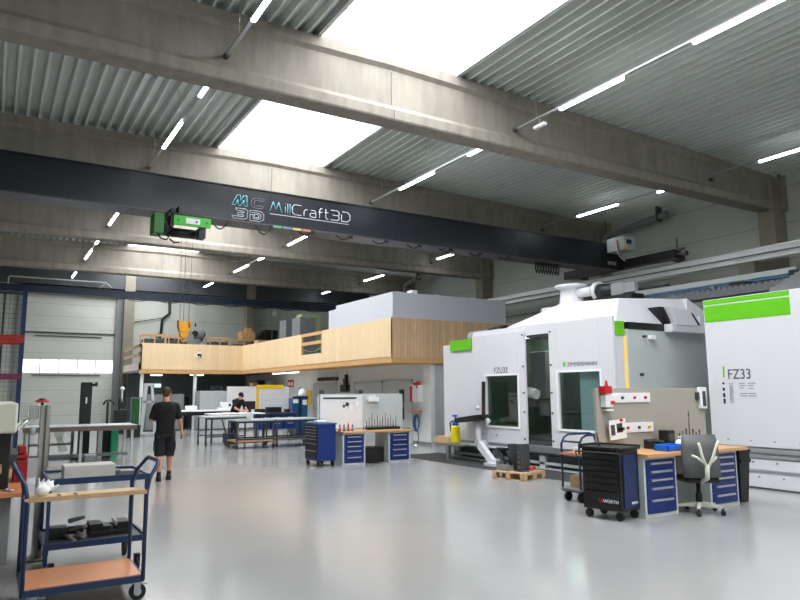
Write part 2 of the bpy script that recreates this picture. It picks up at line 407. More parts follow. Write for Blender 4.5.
# shed over the skylight keeps the daylight area's backside enclosed
# concrete beams
BY = [10.7, 17.35, 24.5, 31.4]
def cbeam(y, idx):
    # I-section with chamfers, full hall width, notched ends
    prof = [(0.02, 6.93), (0.44, 6.93), (0.46, 6.96), (0.46, 7.14), (0.35, 7.26), (0.35, 7.86), (0.43, 7.93), (0.43, 8.1),
            (0.03, 8.1), (0.03, 7.93), (0.11, 7.86), (0.11, 7.26), (0.0, 7.14), (0.0, 6.96)]
    m = MB(); n = len(prof); xs = [XL+.45, RX-.012, RX+.012, XR-.45]; vs = []
    xs = [XL+.4, -1.0, RX, 12.5, XR-.45]
    for x in xs:
        for i, (a, z) in enumerate(prof):
            zz = z if z < 8.05 else roofz(x)
            if z == 7.93: zz = roofz(x)-.20
            if z == 7.86: zz = roofz(x)-.27
            vs.append((x, y+a, zz))
    fs = [tuple(range(n-1, -1, -1)), tuple(range(len(vs)-n, len(vs)))]
    for j in range(len(xs)-1):
        for i in range(n): fs.append((j*n+i, j*n+(i+1) % n, (j+1)*n+(i+1) % n, (j+1)*n+i))
    m.add(vs, fs)
    t = sthing('trim_%d' % idx, ((XL+XR)/2, y+.23, 6.93), 'concrete roof beam across the hall')
    m.build('beam_body', M_CONC, t)
    # casting joint at the ridge and fixing sockets
    MB().box(RX-.006, RX+.006, y-.003, y+.02, 6.96, 7.13).box(RX-.006, RX+.006, y+.105, y+.13, 7.27, 7.96).build('casting_joint', M_DGREY, t)
    for dx in (-3.9, 3.09, 9.55, 16.56): MB().cyl((dx-.0, y+.02, 7.40), (dx, y+.13, 7.40), .05, n=10).build('fixing_socket', M_DGREY, t)
for i, y in enumerate(BY): cbeam(y, i+1)
cbeam(4.1-0.0, 9) if False else None
# columns: right side and left side, with crane corbels
def column(x0, x1, y0, y1, ztop, idx, corb=0):
    m = box(x0, x1, y0, y1, 0, ztop)
    # the fork that holds the beam end
    m.box(x0+(0.32 if corb < 0 else 0), x1-(0.32 if corb > 0 else 0), y0-.10, y0, 6.93, 8.05)
    if corb:
        if corb < 0:
            m.prism([(x0-1.2, 5.28), (x0, 5.28), (x0, 4.35), (x0-.1, 4.35), (x0-.62, 4.86), (x0-1.2, 4.9)], 'y', y0+.02, y1-.02)
        else:
            m.prism([(x1+.55, 5.28), (x1, 5.28), (x1, 4.55), (x1+.1, 4.55), (x1+.55, 4.98)], 'y', y0+.02, y1-.02)
    return struct(m.build('trim_%d' % idx, M_CONC2), 'concrete column of the hall')
k = 10
for y in BY:
    column(XR-.62, XR-.02, y-.02, y+.48, 7.9, k, -1); k += 1
    m = box(XL+.02, XL+.62, y-.02, y+.48, 0, 7.9); struct(m.build('trim_%d' % k, M_CONC2)); k += 1
for x in (5.62, 12.1):
    struct(box(x, x+.50, YF-.5, YF-.02, 0, 8.1).build('trim_%d' % k, M_CONC2), 'concrete column of the back wall'); k += 1
struct(box(XL, XR, YF-.42, YF-.04, 7.0, 8.1).build('trim_%d' % k, M_DGREY), 'edge beam of the back wall, coloured dark as roof shadow'); k += 1  # roof shadow is put into the dark grey colour of this beam
# sectional door
dr = sthing('door_1', ((DX0+DX1)/2, YF, 0), 'large white sectional door with a band of windows')
wz0, wz1 = 2.70, 3.34
m = MB(); m.box(DX0, DX1, YF+.05, YF+.1, 0, wz0); m.box(DX0, DX1, YF+.05, YF+.1, wz1, DZ); m.build('door_leaf', M_DOORP, dr)
m = MB(); n = 5
for i in range(n+1):
    x = DX0+(DX1-DX0)*i/n; m.box(max(DX0, x-.03), min(DX1, x+.03), YF+.045, YF+.105, wz0, wz1)
m.build('window_frame', M_PAPER, dr)
for i in range(n):
    a = DX0+(DX1-DX0)*i/n+.03; b = DX0+(DX1-DX0)*(i+1)/n-.03
    box(a, b, YF+.07, YF+.075, wz0, wz1).build('pane', glass('door_pane', (.98, .98, 1.0), .95), dr)
MB().box(DX0-.32, DX0, YF-.12, YF, 0, DZ+.1).box(DX1, DX1+.32, YF-.12, YF, 0, DZ+.1).build('guide_rail', M_GREY, dr)
MB().box(DX0-.3, DX1+.3, YF-.3, YF-.0, DZ-.02, DZ+.3).build('shaft_cover', M_STEELBLUE, dr)
MB().box(DX0, DX1-.0, YF+.0, YF+.04, 4.63, 4.70).box(DX0+.5, DX1-.6, YF+.0, YF+.035, 4.48, 4.52).box(DX0+.5, DX1-.6, YF+.0, YF+.04, wz0-.14, wz0-.1).build('stiffener', M_DGREY, dr)

# mezzanine
MX, MY, MY2, MXL = 10.4, 17.6, 32.0, 5.70
m = MB().box(MX, XR-.01, MY, YF-.01, 2.62, 2.74).box(MXL, MX, MY2, YF-.01, 2.62, 2.74)
struct(m.build('floor_mezzanine', M_DGREY))
struct(MB().box(MXL-.03, MX-.03, MY2-.03, MY2+.0, 2.56, 2.72).box(MX-.03, MX, MY-.03, MY2, 2.56, 2.72).box(MX, XR-.7, MY-.03, MY, 2.56, 2.72).box(MX, XR-.7, MY, MY+1.1, 2.56, 2.62).box(MX, 11.86, MY, MY2, 2.585, 2.62).box(MXL, MX, MY2, MY2+.5, 2.56, 2.62).build('trim_30', M_GLULAM), 'glulam edge of the mezzanine')
PT = 3.94
m = MB(); G0, G1 = 22.75, 24.65
m.box(MX, MX+.08, MY, G0, 2.72, PT); m.box(MX, MX+.08, G1, MY2, 2.72, PT); m.box(MX, MX+.08, G0, G1, 2.72, 3.12)
m.box(MXL, MX+.08, MY2, MY2+.08, 2.72, PT)
struct(m.build('wall_parapet', M_WOOD), 'pale spruce parapet of the mezzanine')
m = box(MX+.0, XR-.7, MY-.005, MY+.08, 2.72, PT); struct(m.build('wall_parapet_front', M_WOODB), 'boarded spruce front of the mezzanine')
m = MB().box(MXL-.02, MXL+.06, MY2, YF-.6, 2.72, 3.05).box(MXL-.02, MXL+.06, MY2, MY2+.3, 2.72, PT-.05)
m.box(MXL-.02, MXL+.06, MY2, YF-.6, 3.36, 3.50).box(MXL-.02, MXL+.06, MY2, YF-.6, PT-.2, PT-.05)
struct(m.build('wall_parapet_left', M_WOOD))
m = MB().box(MX-.0, MX+.06, G0, G1, PT-.12, PT).box(MX, MX+.06, G0, G1, 3.48, 3.60).box(MX-.01, MX+.07, G1-.04, G1+.04, 3.1, PT).box(MX-.01, MX+.07, G0-.04, G0+.04, 3.1, PT)
g = thing('swing_gate', 'wooden rail gate set in the spruce balcony parapet', 'gate', (MX+.03, (G0+G1)/2, 3.12)); m.build('rail_frame', M_GLULAM, g)
MB().tube([(MX+.04, G0+.04+(G1-G0-.08)*i/12, 3.35-.14*math.sin(PI*i/12)) for i in range(13)], .012, 6).build('chain', M_STEEL, g)
# grey plant enclosure on the mezzanine corner
struct(MB().box(MX+.02, 14.92, MY+.0, 21.6, PT+.0, 4.74).box(MX+.02, 14.92, 21.6, 22.2, PT, 4.62).build('wall_enclosure', mat('enclosure_grey', (.80, .81, .84), .5, noise=.02)), 'grey enclosure above the mezzanine parapet')
# walls below the mezzanine
WX = 11.86
struct(box(WX, WX+.15, MY+.1, YF, 0, 2.585).build('wall_workshop', M_PLASTER), 'light wall under the mezzanine')
struct(box(WX+.15, XR-.7, MY+.1, MY+.25, 0, 2.56).build('wall_workshop_front', M_GREYWALL), 'grey wall under the mezzanine front')
struct(box(MXL+.1, WX, 35.8, 35.95, 0, 2.6).build('wall_workshop_back', M_DARKWALL))
struct(MB().box(WX-.012, WX, MY+.1, MY2+3.7, 0, .1).build('baseboard_workshop', M_GREY))
def wdoor(idx, y0, y1, h, win, lab):
    d = sthing('door_%d' % idx, (WX, (y0+y1)/2, 0), lab)
    MB().box(WX-.04, WX, y0, y0+.07, 0, h).box(WX-.04, WX, y1-.07, y1, 0, h).box(WX-.04, WX, y0, y1, h-.07, h).build('door_frame', M_LGREY, d)
    a, b = win; lf = MB().box(WX-.03, WX, y0+.07, a, 0, h-.07).box(WX-.03, WX, b, y1-.07, 0, h-.07).box(WX-.03, WX, a, b, 0, .75).box(WX-.03, WX, a, b, 1.75, h-.07)
    lf.build('door_leaf', M_LGREY, d)
    box(WX-.02, WX-.012, a, b, .75, 1.75).build('pane', M_DGLASS, d)
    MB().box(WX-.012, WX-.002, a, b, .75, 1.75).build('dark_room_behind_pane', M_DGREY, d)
    MB().box(WX-.06, WX-.03, y1-.22, y1-.16, 1.0, 1.08).cyl((WX-.07, y1-.2, 1.05), (WX-.07, y1-.34, 1.05), .012, n=8).build('handle', M_STEEL, d)
wdoor(2, 24.4, 26.7, 2.05, (25.6, 26.1), 'light grey double door with a narrow pane')
wdoor(3, 20.75, 22.9, 2.05, (22.2, 22.5), 'light grey door behind the middle workbench')
wdoor(4, 18.75, 20.6, 2.08, (19.25, 19.62), 'light grey door nearest the wall end')

# right wall: crane rail on the corbels, lower brown band
rail = thing('crane_runway', 'white steel crane rail girder running along the right wall', 'crane rail', (18.35, 14, 5.28))
m = MB(); m.box(18.18, 18.5, YN, YF-.6, 5.28, 5.31).box(18.2, 18.48, YN, YF-.6, 5.31, 5.59).box(18.18, 18.5, YN, YF-.6, 5.59, 5.62)
m.build('girder', M_PAPER, rail)
box(18.32, 18.38, YN, YF-.6, 5.62, 5.67).build('running_rail', M_STEEL, rail)
MB().tube([(18.16, YN+.5, 5.44), (18.16, YF-1, 5.44)], .02, 6).build('conductor_bar', M_GREY, rail)
rail2 = thing('crane_runway', 'white steel crane rail girder on the left wall outside the frame', 'crane rail', (XL+.95, 14, 5.28))
MB().box(XL+.8, XL+1.1, YN, YF-.6, 5.28, 5.62).build('girder', M_LGREY, rail2)
struct(MB().box(XR-.03, XR, YN, YF, 5.0, 5.06).build('trim_40', M_GREY))

# rainwater pipes under the roof by the right wall
for (x, y0, y1, lab) in ((19.5, 14.4, 17.2, 'thick grey pipe below the ceiling beside the right wall'), (18.9, 28.9, 30.6, 'thick grey pipe bent downwards above the balcony room')):
    m = MB().tube([(x, y0, 7.70), (x, y0+.1, 7.68), (x, y1-.3, 7.45), (x, y1-.05, 7.38), (x, y1, 7.2), (x, y1, 6.95 if y0 < 20 else 6.0)], .11, 12)
    p = thing('rainwater_pipe', lab, 'pipe', (x, y1, 6.9)); m.build('pipe_run', M_GREY, p)
    MB().box(x-.13, x+.13, y0+.3, y0+.36, 7.5, roofz(x)+.01).build('bracket', M_DGREY, p)

# ================================================================== LIGHT TRACKS
def track(x, z, y0, y1, tubes, lab, dev=None):
    t = thing('light_track', lab, 'ceiling light', (x, (y0+y1)/2, z), 'ceiling light tracks')
    box(x-.03, x+.03, y0, y1, z+.02, z+.06).build('carrier_rail', M_ALU, t)
    for a, b in tubes:
        box(x-.035, x+.035, a, b, z-.03, z+.02).build('led_tube', M_TUBE, t, 0.008)
    for yy in (y0+.05*(y1-y0)+.3, (y0+y1)/2, y1-.6):
        MB().cyl((x, yy, z+.05), (x, yy, roofz(x)+.12), .006, n=6).build('suspension_wire', M_STEEL, t)
    if dev: MB().box(x-.045, x+.045, dev-.16, dev+.16, z-.17, z-.11).cyl((x, dev, z-.11), (x, dev, z+.03), .006, n=6).build('emergency_light', M_PAPER, t)
bays = [(-9.2, -2.7, [(-4.1, -5.7), (-7.2, -8.8)], 'behind the camera, second bay'), (-2.4, 3.9, [(2.6, 1.0), (-.6, -2.2)], 'behind the camera'),
        (4.3, 10.7, [(9.4, 7.8), (6.35, 4.75)], 'before the first concrete beam'),
        (11.2, 17.35, [(15.7, 14.0), (12.5, 11.25)], 'between the first and second beams'),
        (17.9, 24.5, [(24.1, 22.2), (20.8, 19.1)], 'between the second and third beams'),
        (25.0, 31.4, [(30.9, 28.9), (27.5, 25.8)], 'between the third and fourth beams'),
        (31.9, 36.6, [(36.2, 34.6), (33.5, 32.0)], 'between fourth beam and back wall')]
for x, z, nm in ((-3.6, 7.36, 'at the far left, outside the frame'), (3.09, 7.36, 'left of the skylight'), (9.55, 7.36, 'right of the skylight'), (16.56, 7.50, 'near the right wall')):
    for (y0, y1, tb, bn) in bays:
        tb = [(min(a, b), max(a, b)) for a, b in tb]
        track(x, z, y0, y1, tb, 'light track %s, %s' % (nm, bn), dev=(10.0 if y1 == 10.7 and x > 9 and x < 10 else None))
def mlight(x, y0, y1, lab):
    t = thing('batten_light', lab, 'ceiling light', (x, (y0+y1)/2, 2.5), 'battens under the mezzanine')
    box(x-.05, x+.05, y0, y1, 2.53, 2.585).build('housing', M_PAPER, t); box(x-.04, x+.04, y0+.03, y1-.03, 2.50, 2.53).build('diffuser', emission('batten_diffuser', (.97, .99, 1), 5.0), t)
mlight(11.1, 26.6, 29.6, 'batten light under the mezzanine beside the workshop wall')
def mlightx(x0, x1, y, lab):
    t = thing('batten_light', lab, 'ceiling light', ((x0+x1)/2, y, 2.5), 'battens under the mezzanine')
    box(x0, x1, y-.05, y+.05, 2.56, 2.62).build('housing', M_PAPER, t); box(x0+.03, x1-.03, y-.04, y+.04, 2.52, 2.56).build('diffuser', bpy.data.materials['batten_diffuser'], t)
mlightx(8.3, 9.0, 33.6, 'batten light under the mezzanine near the second worker')
mlightx(6.6, 7.2, 34.4, 'batten light under the left end of the mezzanine')

# ================================================================== OVERHEAD CRANE
CY = 15.0
cr = thing('overhead_crane', 'dark grey single-girder overhead crane with white logo across the hall', 'crane', (6.0, CY+.25, 5.63))
m = MB().box(XL+1.2, 17.55, CY, CY+.5, 5.66, 6.48); m.box(XL+1.2, 17.55, CY-.03, CY+.53, 6.46, 6.485)
m.build('girder', M_GIRDER, cr)
box(XL+1.2, 17.3, CY-.06, CY+.56, 5.625, 5.66).build('bottom_flange', M_GIRDERL, cr)
m = MB()
for x in (-2.5, 1.05, 2.3, 8.9, 13.2): m.box(x-.004, x+.004, CY-.004, CY, 5.67, 6.45)
m.build('plate_joint', M_DGREY, cr)
m = MB().prism([(16.8, 5.66), (17.55, 5.66), (17.9, 5.66), (17.9, 6.05), (17.55, 6.3), (16.8, 6.3)], 'y', CY-.02, CY+.52)
m.box(17.72, 18.06, 12.9, 17.6, 5.70, 5.98)
m.box(18.06, 18.5, 13.1, 13.4, 5.74, 5.92)
m.build('end_carriage', M_BLACK, cr)
for yy in (13.25, 17.2):
    MB().cyl((18.24, yy, 5.82), (18.46, yy, 5.82), .15, n=20).build('wheel', M_STEELD, cr)
MB().cyl((17.9, 12.93, 5.7), (17.9, 12.93, 6.35), .03, n=8).box(17.82, 17.98, 12.7, 12.9, 5.95, 6.02).box(17.82, 17.98, 12.6, 12.9, 5.80, 5.86).cyl((17.9, 12.6, 5.82), (17.9, 12.75, 5.82), .08, n=12).build('buffer', M_STEELD, cr)
eb = box(17.05, 17.6, CY-.75, CY-.06, 6.15, 6.6).build('control_box', M_LGREY, cr, .01)
MB().box(17.18, 17.42, CY-.757, CY-.75, 6.36, 6.5).build('blue_label', M_BLUE, eb); MB().box(17.1, 17.22, CY-.757, CY-.75, 6.2, 6.34).build('yellow_label', M_YELLOW, eb)
MB().tube([(17.03, CY-.5, 6.5), (16.93, CY-.6, 6.42), (16.95, CY-.62, 6.2), (17.03, CY-.5, 6.1), (17.2, CY-.4, 6.12)], .02, 6).build('orange_cable', M_REDRACK, eb)
MB().tube([(17.04, CY-.6, 6.55), (16.85, CY-.6, 6.45), (16.88, CY-.62, 6.12), (17.1, CY-.5, 6.0), (17.6, CY-.3, 5.9)], .018, 6).build('grey_cable', M_PAPER, eb)
MB().box(17.1, 17.5, CY-.026, CY-.02, 5.78, 5.9).build('type_plate', M_ALU, cr)
# festoon cable under the girder
def loop(x0, x1, dz, y=CY+.25):
    return [(x0+(x1-x0)*i/10, y, 5.60-dz*math.sin(PI*i/10)) for i in range(11)]
m = MB()
x = 3.95
while x < 13.0:
    m.tube(loop(x+.1, x+.5, .20 if x < 6 else .09, CY-.04), .018, 6); m.box(x+.46, x+.56, CY-.07, CY-.01, 5.56, 5.63); x += 1.05
for i in range(9): m.tube([(14.05+i*.11, CY+.1, 5.6), (14.02+i*.11, CY+.1, 5.38), (14.08+i*.11, CY+.1, 5.25), (14.12+i*.11, CY+.1, 5.42), (14.1+i*.11, CY+.1, 5.6)], .02, 6)
m.build('festoon_cable', M_BLACK, cr)
for i, mm in enumerate((mat('sign_green', (.35, .62, .48), .5), mat('sign_teal', (.35, .52, .58), .5), mat('sign_yellow', (.80, .70, .40), .5), mat('sign_orange', (.72, .48, .35), .5))):
    MB().box(5.52+i*.25, 5.74+i*.25, CY-.085, CY-.062, 5.585, 5.635).build('direction_sign', mm, cr, label=('green', 'blue', 'yellow', 'orange')[i]+' direction sign')
LY = CY-.006
def strokes(name, paths, x0, z0, w_, h, material, r=.009, slant=0.0, parent=cr):
    m = MB()
    for p in paths:
        pts = [(x0+w_*a+slant*h*b, LY, z0+h*b) for a, b in p]
        for q0, q1 in zip(pts[:-1], pts[1:]): m.cyl(q0, q1, r, n=6)
    return m.build(name, material, parent)
LM = [[(0, 0), (.2, 1), (.42, 1), (.54, .5), (.66, 1), (.88, 1), (1.08, 0), (.84, 0), (.76, .55), (.62, 0), (.46, 0), (.32, .55), (.24, 0), (0, 0)]]
LC = [[(1, 0), (.25, 0), (0, .22), (0, .78), (.25, 1), (1, 1), (1, .76), (.34, .76), (.24, .66), (.24, .34), (.34, .24), (1, .24), (1, 0)]]
L3 = [[(0, 0), (.8, 0), (1, .18), (1, .4), (.92, .5), (1, .6), (1, .82), (.8, 1), (.08, 1), (.2, .77), (.7, .77), (.76, .68), (.7, .6), (.3, .6), (.24, .4), (.7, .4), (.76, .32), (.7, .23), (-.12, .23), (0, 0)]]
LD = [[(0, 0), (.75, 0), (1, .25), (1, .75), (.75, 1), (0, 1), (0, .8), (.65, .8), (.78, .66), (.78, .34), (.65, .22), (.22, .22), (.22, .6), (0, .6), (0, 0)], [(.32, .34), (.58, .34), (.64, .44), (.64, .58), (.56, .66), (.32, .66), (.32, .34)]]
strokes('logo_letter_m', LM, 4.53, 6.03, .34, .25, M_CYAN, .008, .22); strokes('logo_letter_c', LC, 4.98, 6.02, .30, .24, M_LOGOG, .008, .12)
strokes('logo_figure_three', L3, 4.57, 5.71, .33, .25, M_LOGOL, .009, .1); strokes('logo_letter_d', LD, 4.97, 5.70, .34, .25, M_LOGOL, .009)
G = [('M', .34, [[(0, 0), (.3, 1), (.52, .25), (.74, 1), (1, 0)]]), ('i', .0, [[(0, 0), (0, .68)], [(0, .88), (0, .96)]]), ('l', .0, [[(0, 0), (0, 1)]]), ('l', .0, [[(0, 0), (0, 1)]]),
     ('C', .26, [[(1, 0), (.25, 0), (0, .22), (0, .78), (.25, 1), (1, 1)]]), ('r', .10, [[(0, 0), (0, .45), (.4, .66), (1, .68)]]), ('a', .17, [[(.1, .68), (.8, .68), (1, .5), (1, 0), (.2, 0), (0, .12), (0, .28), (.2, .4), (1, .4)]]),
     ('f', .11, [[(.3, 0), (.3, .8), (.6, 1), (1, 1)], [(0, .62), (1, .62)]]), ('t', .11, [[(.3, 1), (.3, .15), (.6, 0), (1, 0)], [(0, .66), (1, .66)]]),
     ('3', .25, [[(0, 1), (.8, 1), (1, .85), (1, .62), (.85, .52), (.2, .52)], [(.85, .52), (1, .4), (1, .15), (.8, 0), (0, 0)]]), ('D', .26, [[(.1, 1), (.7, 1), (1, .75), (1, .25), (.7, 0), (0, 0), (0, .7)]])]
gx = 5.45
for k_, (chn, wd, ps) in enumerate(G):
    strokes('logo_letter_' + {'3': 'three'}.get(chn, chn.lower()), ps, gx, 5.99, (wd or .01)*.92, .25, (M_CYAN if k_ < 4 else M_LOGOW), .0085)
    gx += wd*.92 + (.07 if wd else .06) + (.02 if chn == 'M' else 0)
MB().box(5.46, 7.58, CY-.006, CY, 5.925, 5.94).build('logo_underline', M_LOGOL, cr)
# trolley / hoist hanging on the girder
ho = thing('crane_hoist', 'bright green chain hoist trolley with black drum under the crane girder', 'hoist', (3.4, CY-.35, 5.0))
TY = CY-.62
box(3.10, 3.90, TY, TY+.05, 5.24, 5.45).build('side_plate', M_TGREEN, ho, .01)
box(3.10, 3.90, CY+.56, CY+.61, 5.24, 5.45).build('side_plate', M_TGREEN, ho, .01)
box(2.70, 2.92, TY+.02, TY+.42, 5.02, 5.46).build('gear_motor', M_DKGREEN, ho, .02)
m = MB().cyl((3.02, TY+.25, 5.12), (3.62, TY+.25, 5.12), .10, n=20).cyl((2.9, TY+.25, 5.2), (3.1, TY+.25, 5.2), .15, n=16)
m.box(3.0, 3.85, TY+.05, TY+.6, 5.44, 5.50).box(3.05, 3.12, TY+.05, TY+.45, 5.2, 5.6).box(3.66, 3.8, TY+.05, TY+.3, 5.02, 5.25)
m.build('rope_drum', M_BLACK, ho)
m = MB()
for x in (3.12, 3.78): m.cyl((x, TY+.25, 5.56), (x, TY+.56, 5.56), .09, n=14)
m.box(3.22, 3.68, TY+.08, TY+.5, 5.5, 5.68)
m.build('running_gear', M_DGREY, ho)
MB().box(3.36, 3.66, TY-.004, TY, 5.29, 5.41).build('type_plate', M_PAPER, ho)
MB().cyl((3.585, TY-.009, 5.345), (3.585, TY-.004, 5.345), .025, n=12).build('plate_emblem', M_DGREY, ho)
for x in (3.2, 3.8): MB().cyl((x, TY-.012, 5.35), (x, TY, 5.35), .025, n=10).build('bolt', M_DKGREEN, ho)
MB().tube([(2.82, TY+.1, 5.02), (2.86, TY+.08, 4.93), (2.98, TY+.06, 4.9), (3.05, TY+.06, 5.0)], .02, 6).tube([(3.05, TY+.1, 4.94), (3.15, TY+.1, 4.86), (3.26, TY+.1, 4.88)], .018, 6).build('cable_loop', M_BLACK, ho)
HX, HY = 3.46, TY+.25
for dx in (-.10, -.02, .10): MB().cyl((HX+dx*.9, HY, 3.12), (HX+dx*1.2, HY, 5.1), .006, n=6).build('rope', M_STEELD, ho)
hb = MB().box(HX-.11, HX+.11, HY-.08, HY-.05, 2.98, 3.18).box(HX-.11, HX+.11, HY+.05, HY+.08, 2.98, 3.18).cyl((HX, HY-.05, 3.1), (HX, HY+.05, 3.1), .10, n=18).box(HX-.13, HX-.09, HY-.08, HY+.08, 3.05, 3.22).box(HX+.07, HX+.13, HY-.08, HY+.08, 3.05, 3.2)
hb.cyl((HX, HY-.06, 2.93), (HX, HY+.06, 2.93), .09, n=16)
hb = hb.build('hook_block', M_ORANGE, ho, .006)
MB().tube([(HX, HY, 2.95), (HX, HY, 2.85), (HX+.04, HY, 2.83), (HX+.05, HY, 2.79), (HX, HY, 2.76), (HX-.05, HY, 2.79), (HX-.05, HY, 2.82)], .018, 8).build('hook', M_ORANGE, hb)

# second, dark blue crane girder near the back wall
c2 = thing('rear_crane', 'dark blue crane girder in front of the back wall below the beams', 'crane', (6, 33.3, 6.1))
box(XL+1.2, 17.9, 33.2, 33.6, 6.12, 6.42).build('girder', M_STEELBLUE, c2)
MB().box(XL+1.2, 17.9, 33.1, 33.7, 6.09, 6.12).build('bottom_flange', M_STEELBLUE, c2)
MB().tube([(.35, 32.8, 6.35), (.35, 32.8, 6.62), (.4, 32.8, 6.68), (4.2, 32.8, 6.68), (4.5, 33.3, 6.55)], .03, 8).cyl((4.2, 32.8, 6.66), (3.8, 33.5, 6.3), .025, n=6).build('service_pipe', M_LGREY, c2)
bx = MB()
for i in range(8): bx.tube(loop(5+i*1.5, 6.2+i*1.5, .12, 33.1), .02, 5)
bx.xf(Matrix.Translation((0, 0, .48))); bx.build('festoon_cable', M_BLACK, c2)
box(17.7, 18.5, 32.3, 34.6, 5.68, 6.09).build('end_carriage', M_BLACK, c2)

# ================================================================== MILLING MACHINE (left, FZU32)
FX = 10.12
mz = thing('milling_machine', 'large white milling machine with sliding doors, green corner blocks and letters FZU32', 'machine', (12.0, 11.6, 0))
Y0, Y1 = 8.78, 14.46
# enclosure: rear, far side, near side; open front filled by the door panels
m = MB().box(13.8, 13.9, Y0, Y1, .49, 2.95).box(FX+.1, 13.9, Y1-.08, Y1, .45, 2.86)
m.box(FX+.05, FX+.15, 14.14, Y1, .49, 2.86)
m.build('enclosure', M_WHITE, mz, .01)
box(FX+.38, 13.9, Y0+.02, Y0+.10, .3, 2.86).build('side_panel', M_LGREY, mz)
MB().box(FX+.42, 13.9, Y0+.01, Y0+.12, 2.86, 3.0).build('roof_channel', M_BLACK, mz)
MB().box(FX+.02, FX+.24, Y0, Y0+.24, .49, 2.72).build('corner_post', M_WHITE, mz, .01)
box(FX+.012, FX+.26, Y0-.008, Y0+.26, 2.72, 3.0).build('corner_block', M_GREEN, mz, label='green corner block')
box(FX+.255, FX+.32, Y0+.0, Y0+.1, .6, 2.72).build('light_bar', M_YLED, mz, label='amber vertical light bar')
box(FX+.32, FX+.36, Y0+.0, Y0+.1, .5, 2.86).build('corner_trim', M_WHITE, mz)
# floor pan and plinth
MB().box(FX+.3, 13.9, Y0, Y1, .28, .5).build('bed', M_LGREY, mz)
m = MB().prism([(FX-.02, .52), (FX+.3, .52), (FX+.3, .36), (FX+.12, .36)], 'y', Y0, Y1)
m.box(FX-.12, FX+.1, 11.4, Y1+.05, .38, .42).build('sill', M_WHITE, mz)
MB().box(FX+.2, 13.8, Y0+.1, Y1-.1, .06, .30).build('underframe', M_DGREY, mz)
m = MB()
m.box(FX+.1, FX+.2, Y0+.1, Y1-.2, .12, .17).box(FX+.08, FX+.2, Y0+.1, Y1-.2, .02, .05)
for y in (9.2, 11.0, 12.6, 14.1): m.box(FX+.1, FX+.3, y-.08, y+.08, 0, .3)
m.build('levelling_foot', M_LGREY, mz)
def panel_with_window(x, y0, y1, z0, z1, wy0, wy1, wz0, wz1, t=.06):
    m = MB().box(x, x+t, y0, wy0, z0, z1).box(x, x+t, wy1, y1, z0, z1).box(x, x+t, wy0, wy1, z0, wz0).box(x, x+t, wy0, wy1, wz1, z1); return m
dl = panel_with_window(FX-.05, 11.29, 13.18, .50, 3.02, 11.53, 12.66, .88, 2.03).build('sliding_door', M_WHITE, mz, .006)
box(FX-.01, FX+.0, 11.53, 12.66, .88, 2.03).build('window_pane', M_DGLASS, dl)
MB().box(FX-.07, FX-.05, 11.49, 11.53, .84, 2.07).box(FX-.07, FX-.05, 12.66, 12.70, .84, 2.07).box(FX-.07, FX-.05, 11.53, 12.66, .84, .88).box(FX-.07, FX-.05, 11.53, 12.66, 2.03, 2.07).build('window_frame', M_PAPER, dl)
m = MB()
for z in (.62, 1.2, 1.62, 2.2, 2.9): m.box(FX-.065, FX-.05, 11.32, 11.36, z, z+.035)
for y in (12.3, 12.8): m.box(FX-.06, FX-.05, y, y+.03, .66, .69)
m.build('door_screw', M_DGREY, dl)
text('model_name', 'FZU32', dl, (FX-.052, 12.36, 2.09), '-x', .19, M_TEXT, sx=.92)
dr2 = panel_with_window(FX-.05, Y0, 10.52, .50, 3.10, 9.14, 10.27, .90, 2.05).build('sliding_door', M_WHITE, mz, .006)
box(FX-.01, FX, 9.14, 10.27, .9, 2.05).build('window_pane', M_DGLASS, dr2)
m = MB().box(FX-.07, FX-.05, 9.10, 9.14, .86, 2.09).box(FX-.07, FX-.05, 10.27, 10.31, .86, 2.09).box(FX-.07, FX-.05, 9.14, 10.27, .86, .90).box(FX-.07, FX-.05, 9.14, 10.27, 2.05, 2.09)
m.build('window_frame', M_PAPER, dr2)
m = MB()
for z in (.62, 1.2, 1.62, 2.2, 2.9): m.box(FX-.065, FX-.05, 10.45, 10.49, z, z+.035)
m.build('door_screw', M_DGREY, dr2)
text('maker_name', 'ZIMMERMANN', dr2, (FX-.052, 10.0, 2.17), '-x', .115, M_TEXT, sx=1.05)
MB().box(FX-.054, FX-.05, 10.06, 10.12, 2.17, 2.26).build('maker_emblem', M_GREEN, dr2)
box(FX+.02, FX+.04, 9.14, 9.74, .9, 2.05).build('pale_reflection_panel', mat('painted_reflection', (.84, .90, .94), .4), mz)  # pale sheet behind the glass imitates a reflection in the door window
box(FX-.02, FX+.08, 13.18, 14.18, .50, 2.93).build('front_panel', M_WHITE, mz, .006)
box(FX-.02, FX+.1, 14.18, Y1, .48, 2.86).build('end_panel', M_WHITE, mz, .006)
box(FX-.06, FX+.1, 13.22, 14.10, 2.70, 2.96).build('corner_block', M_GREEN, mz, label='green block on the far top corner')
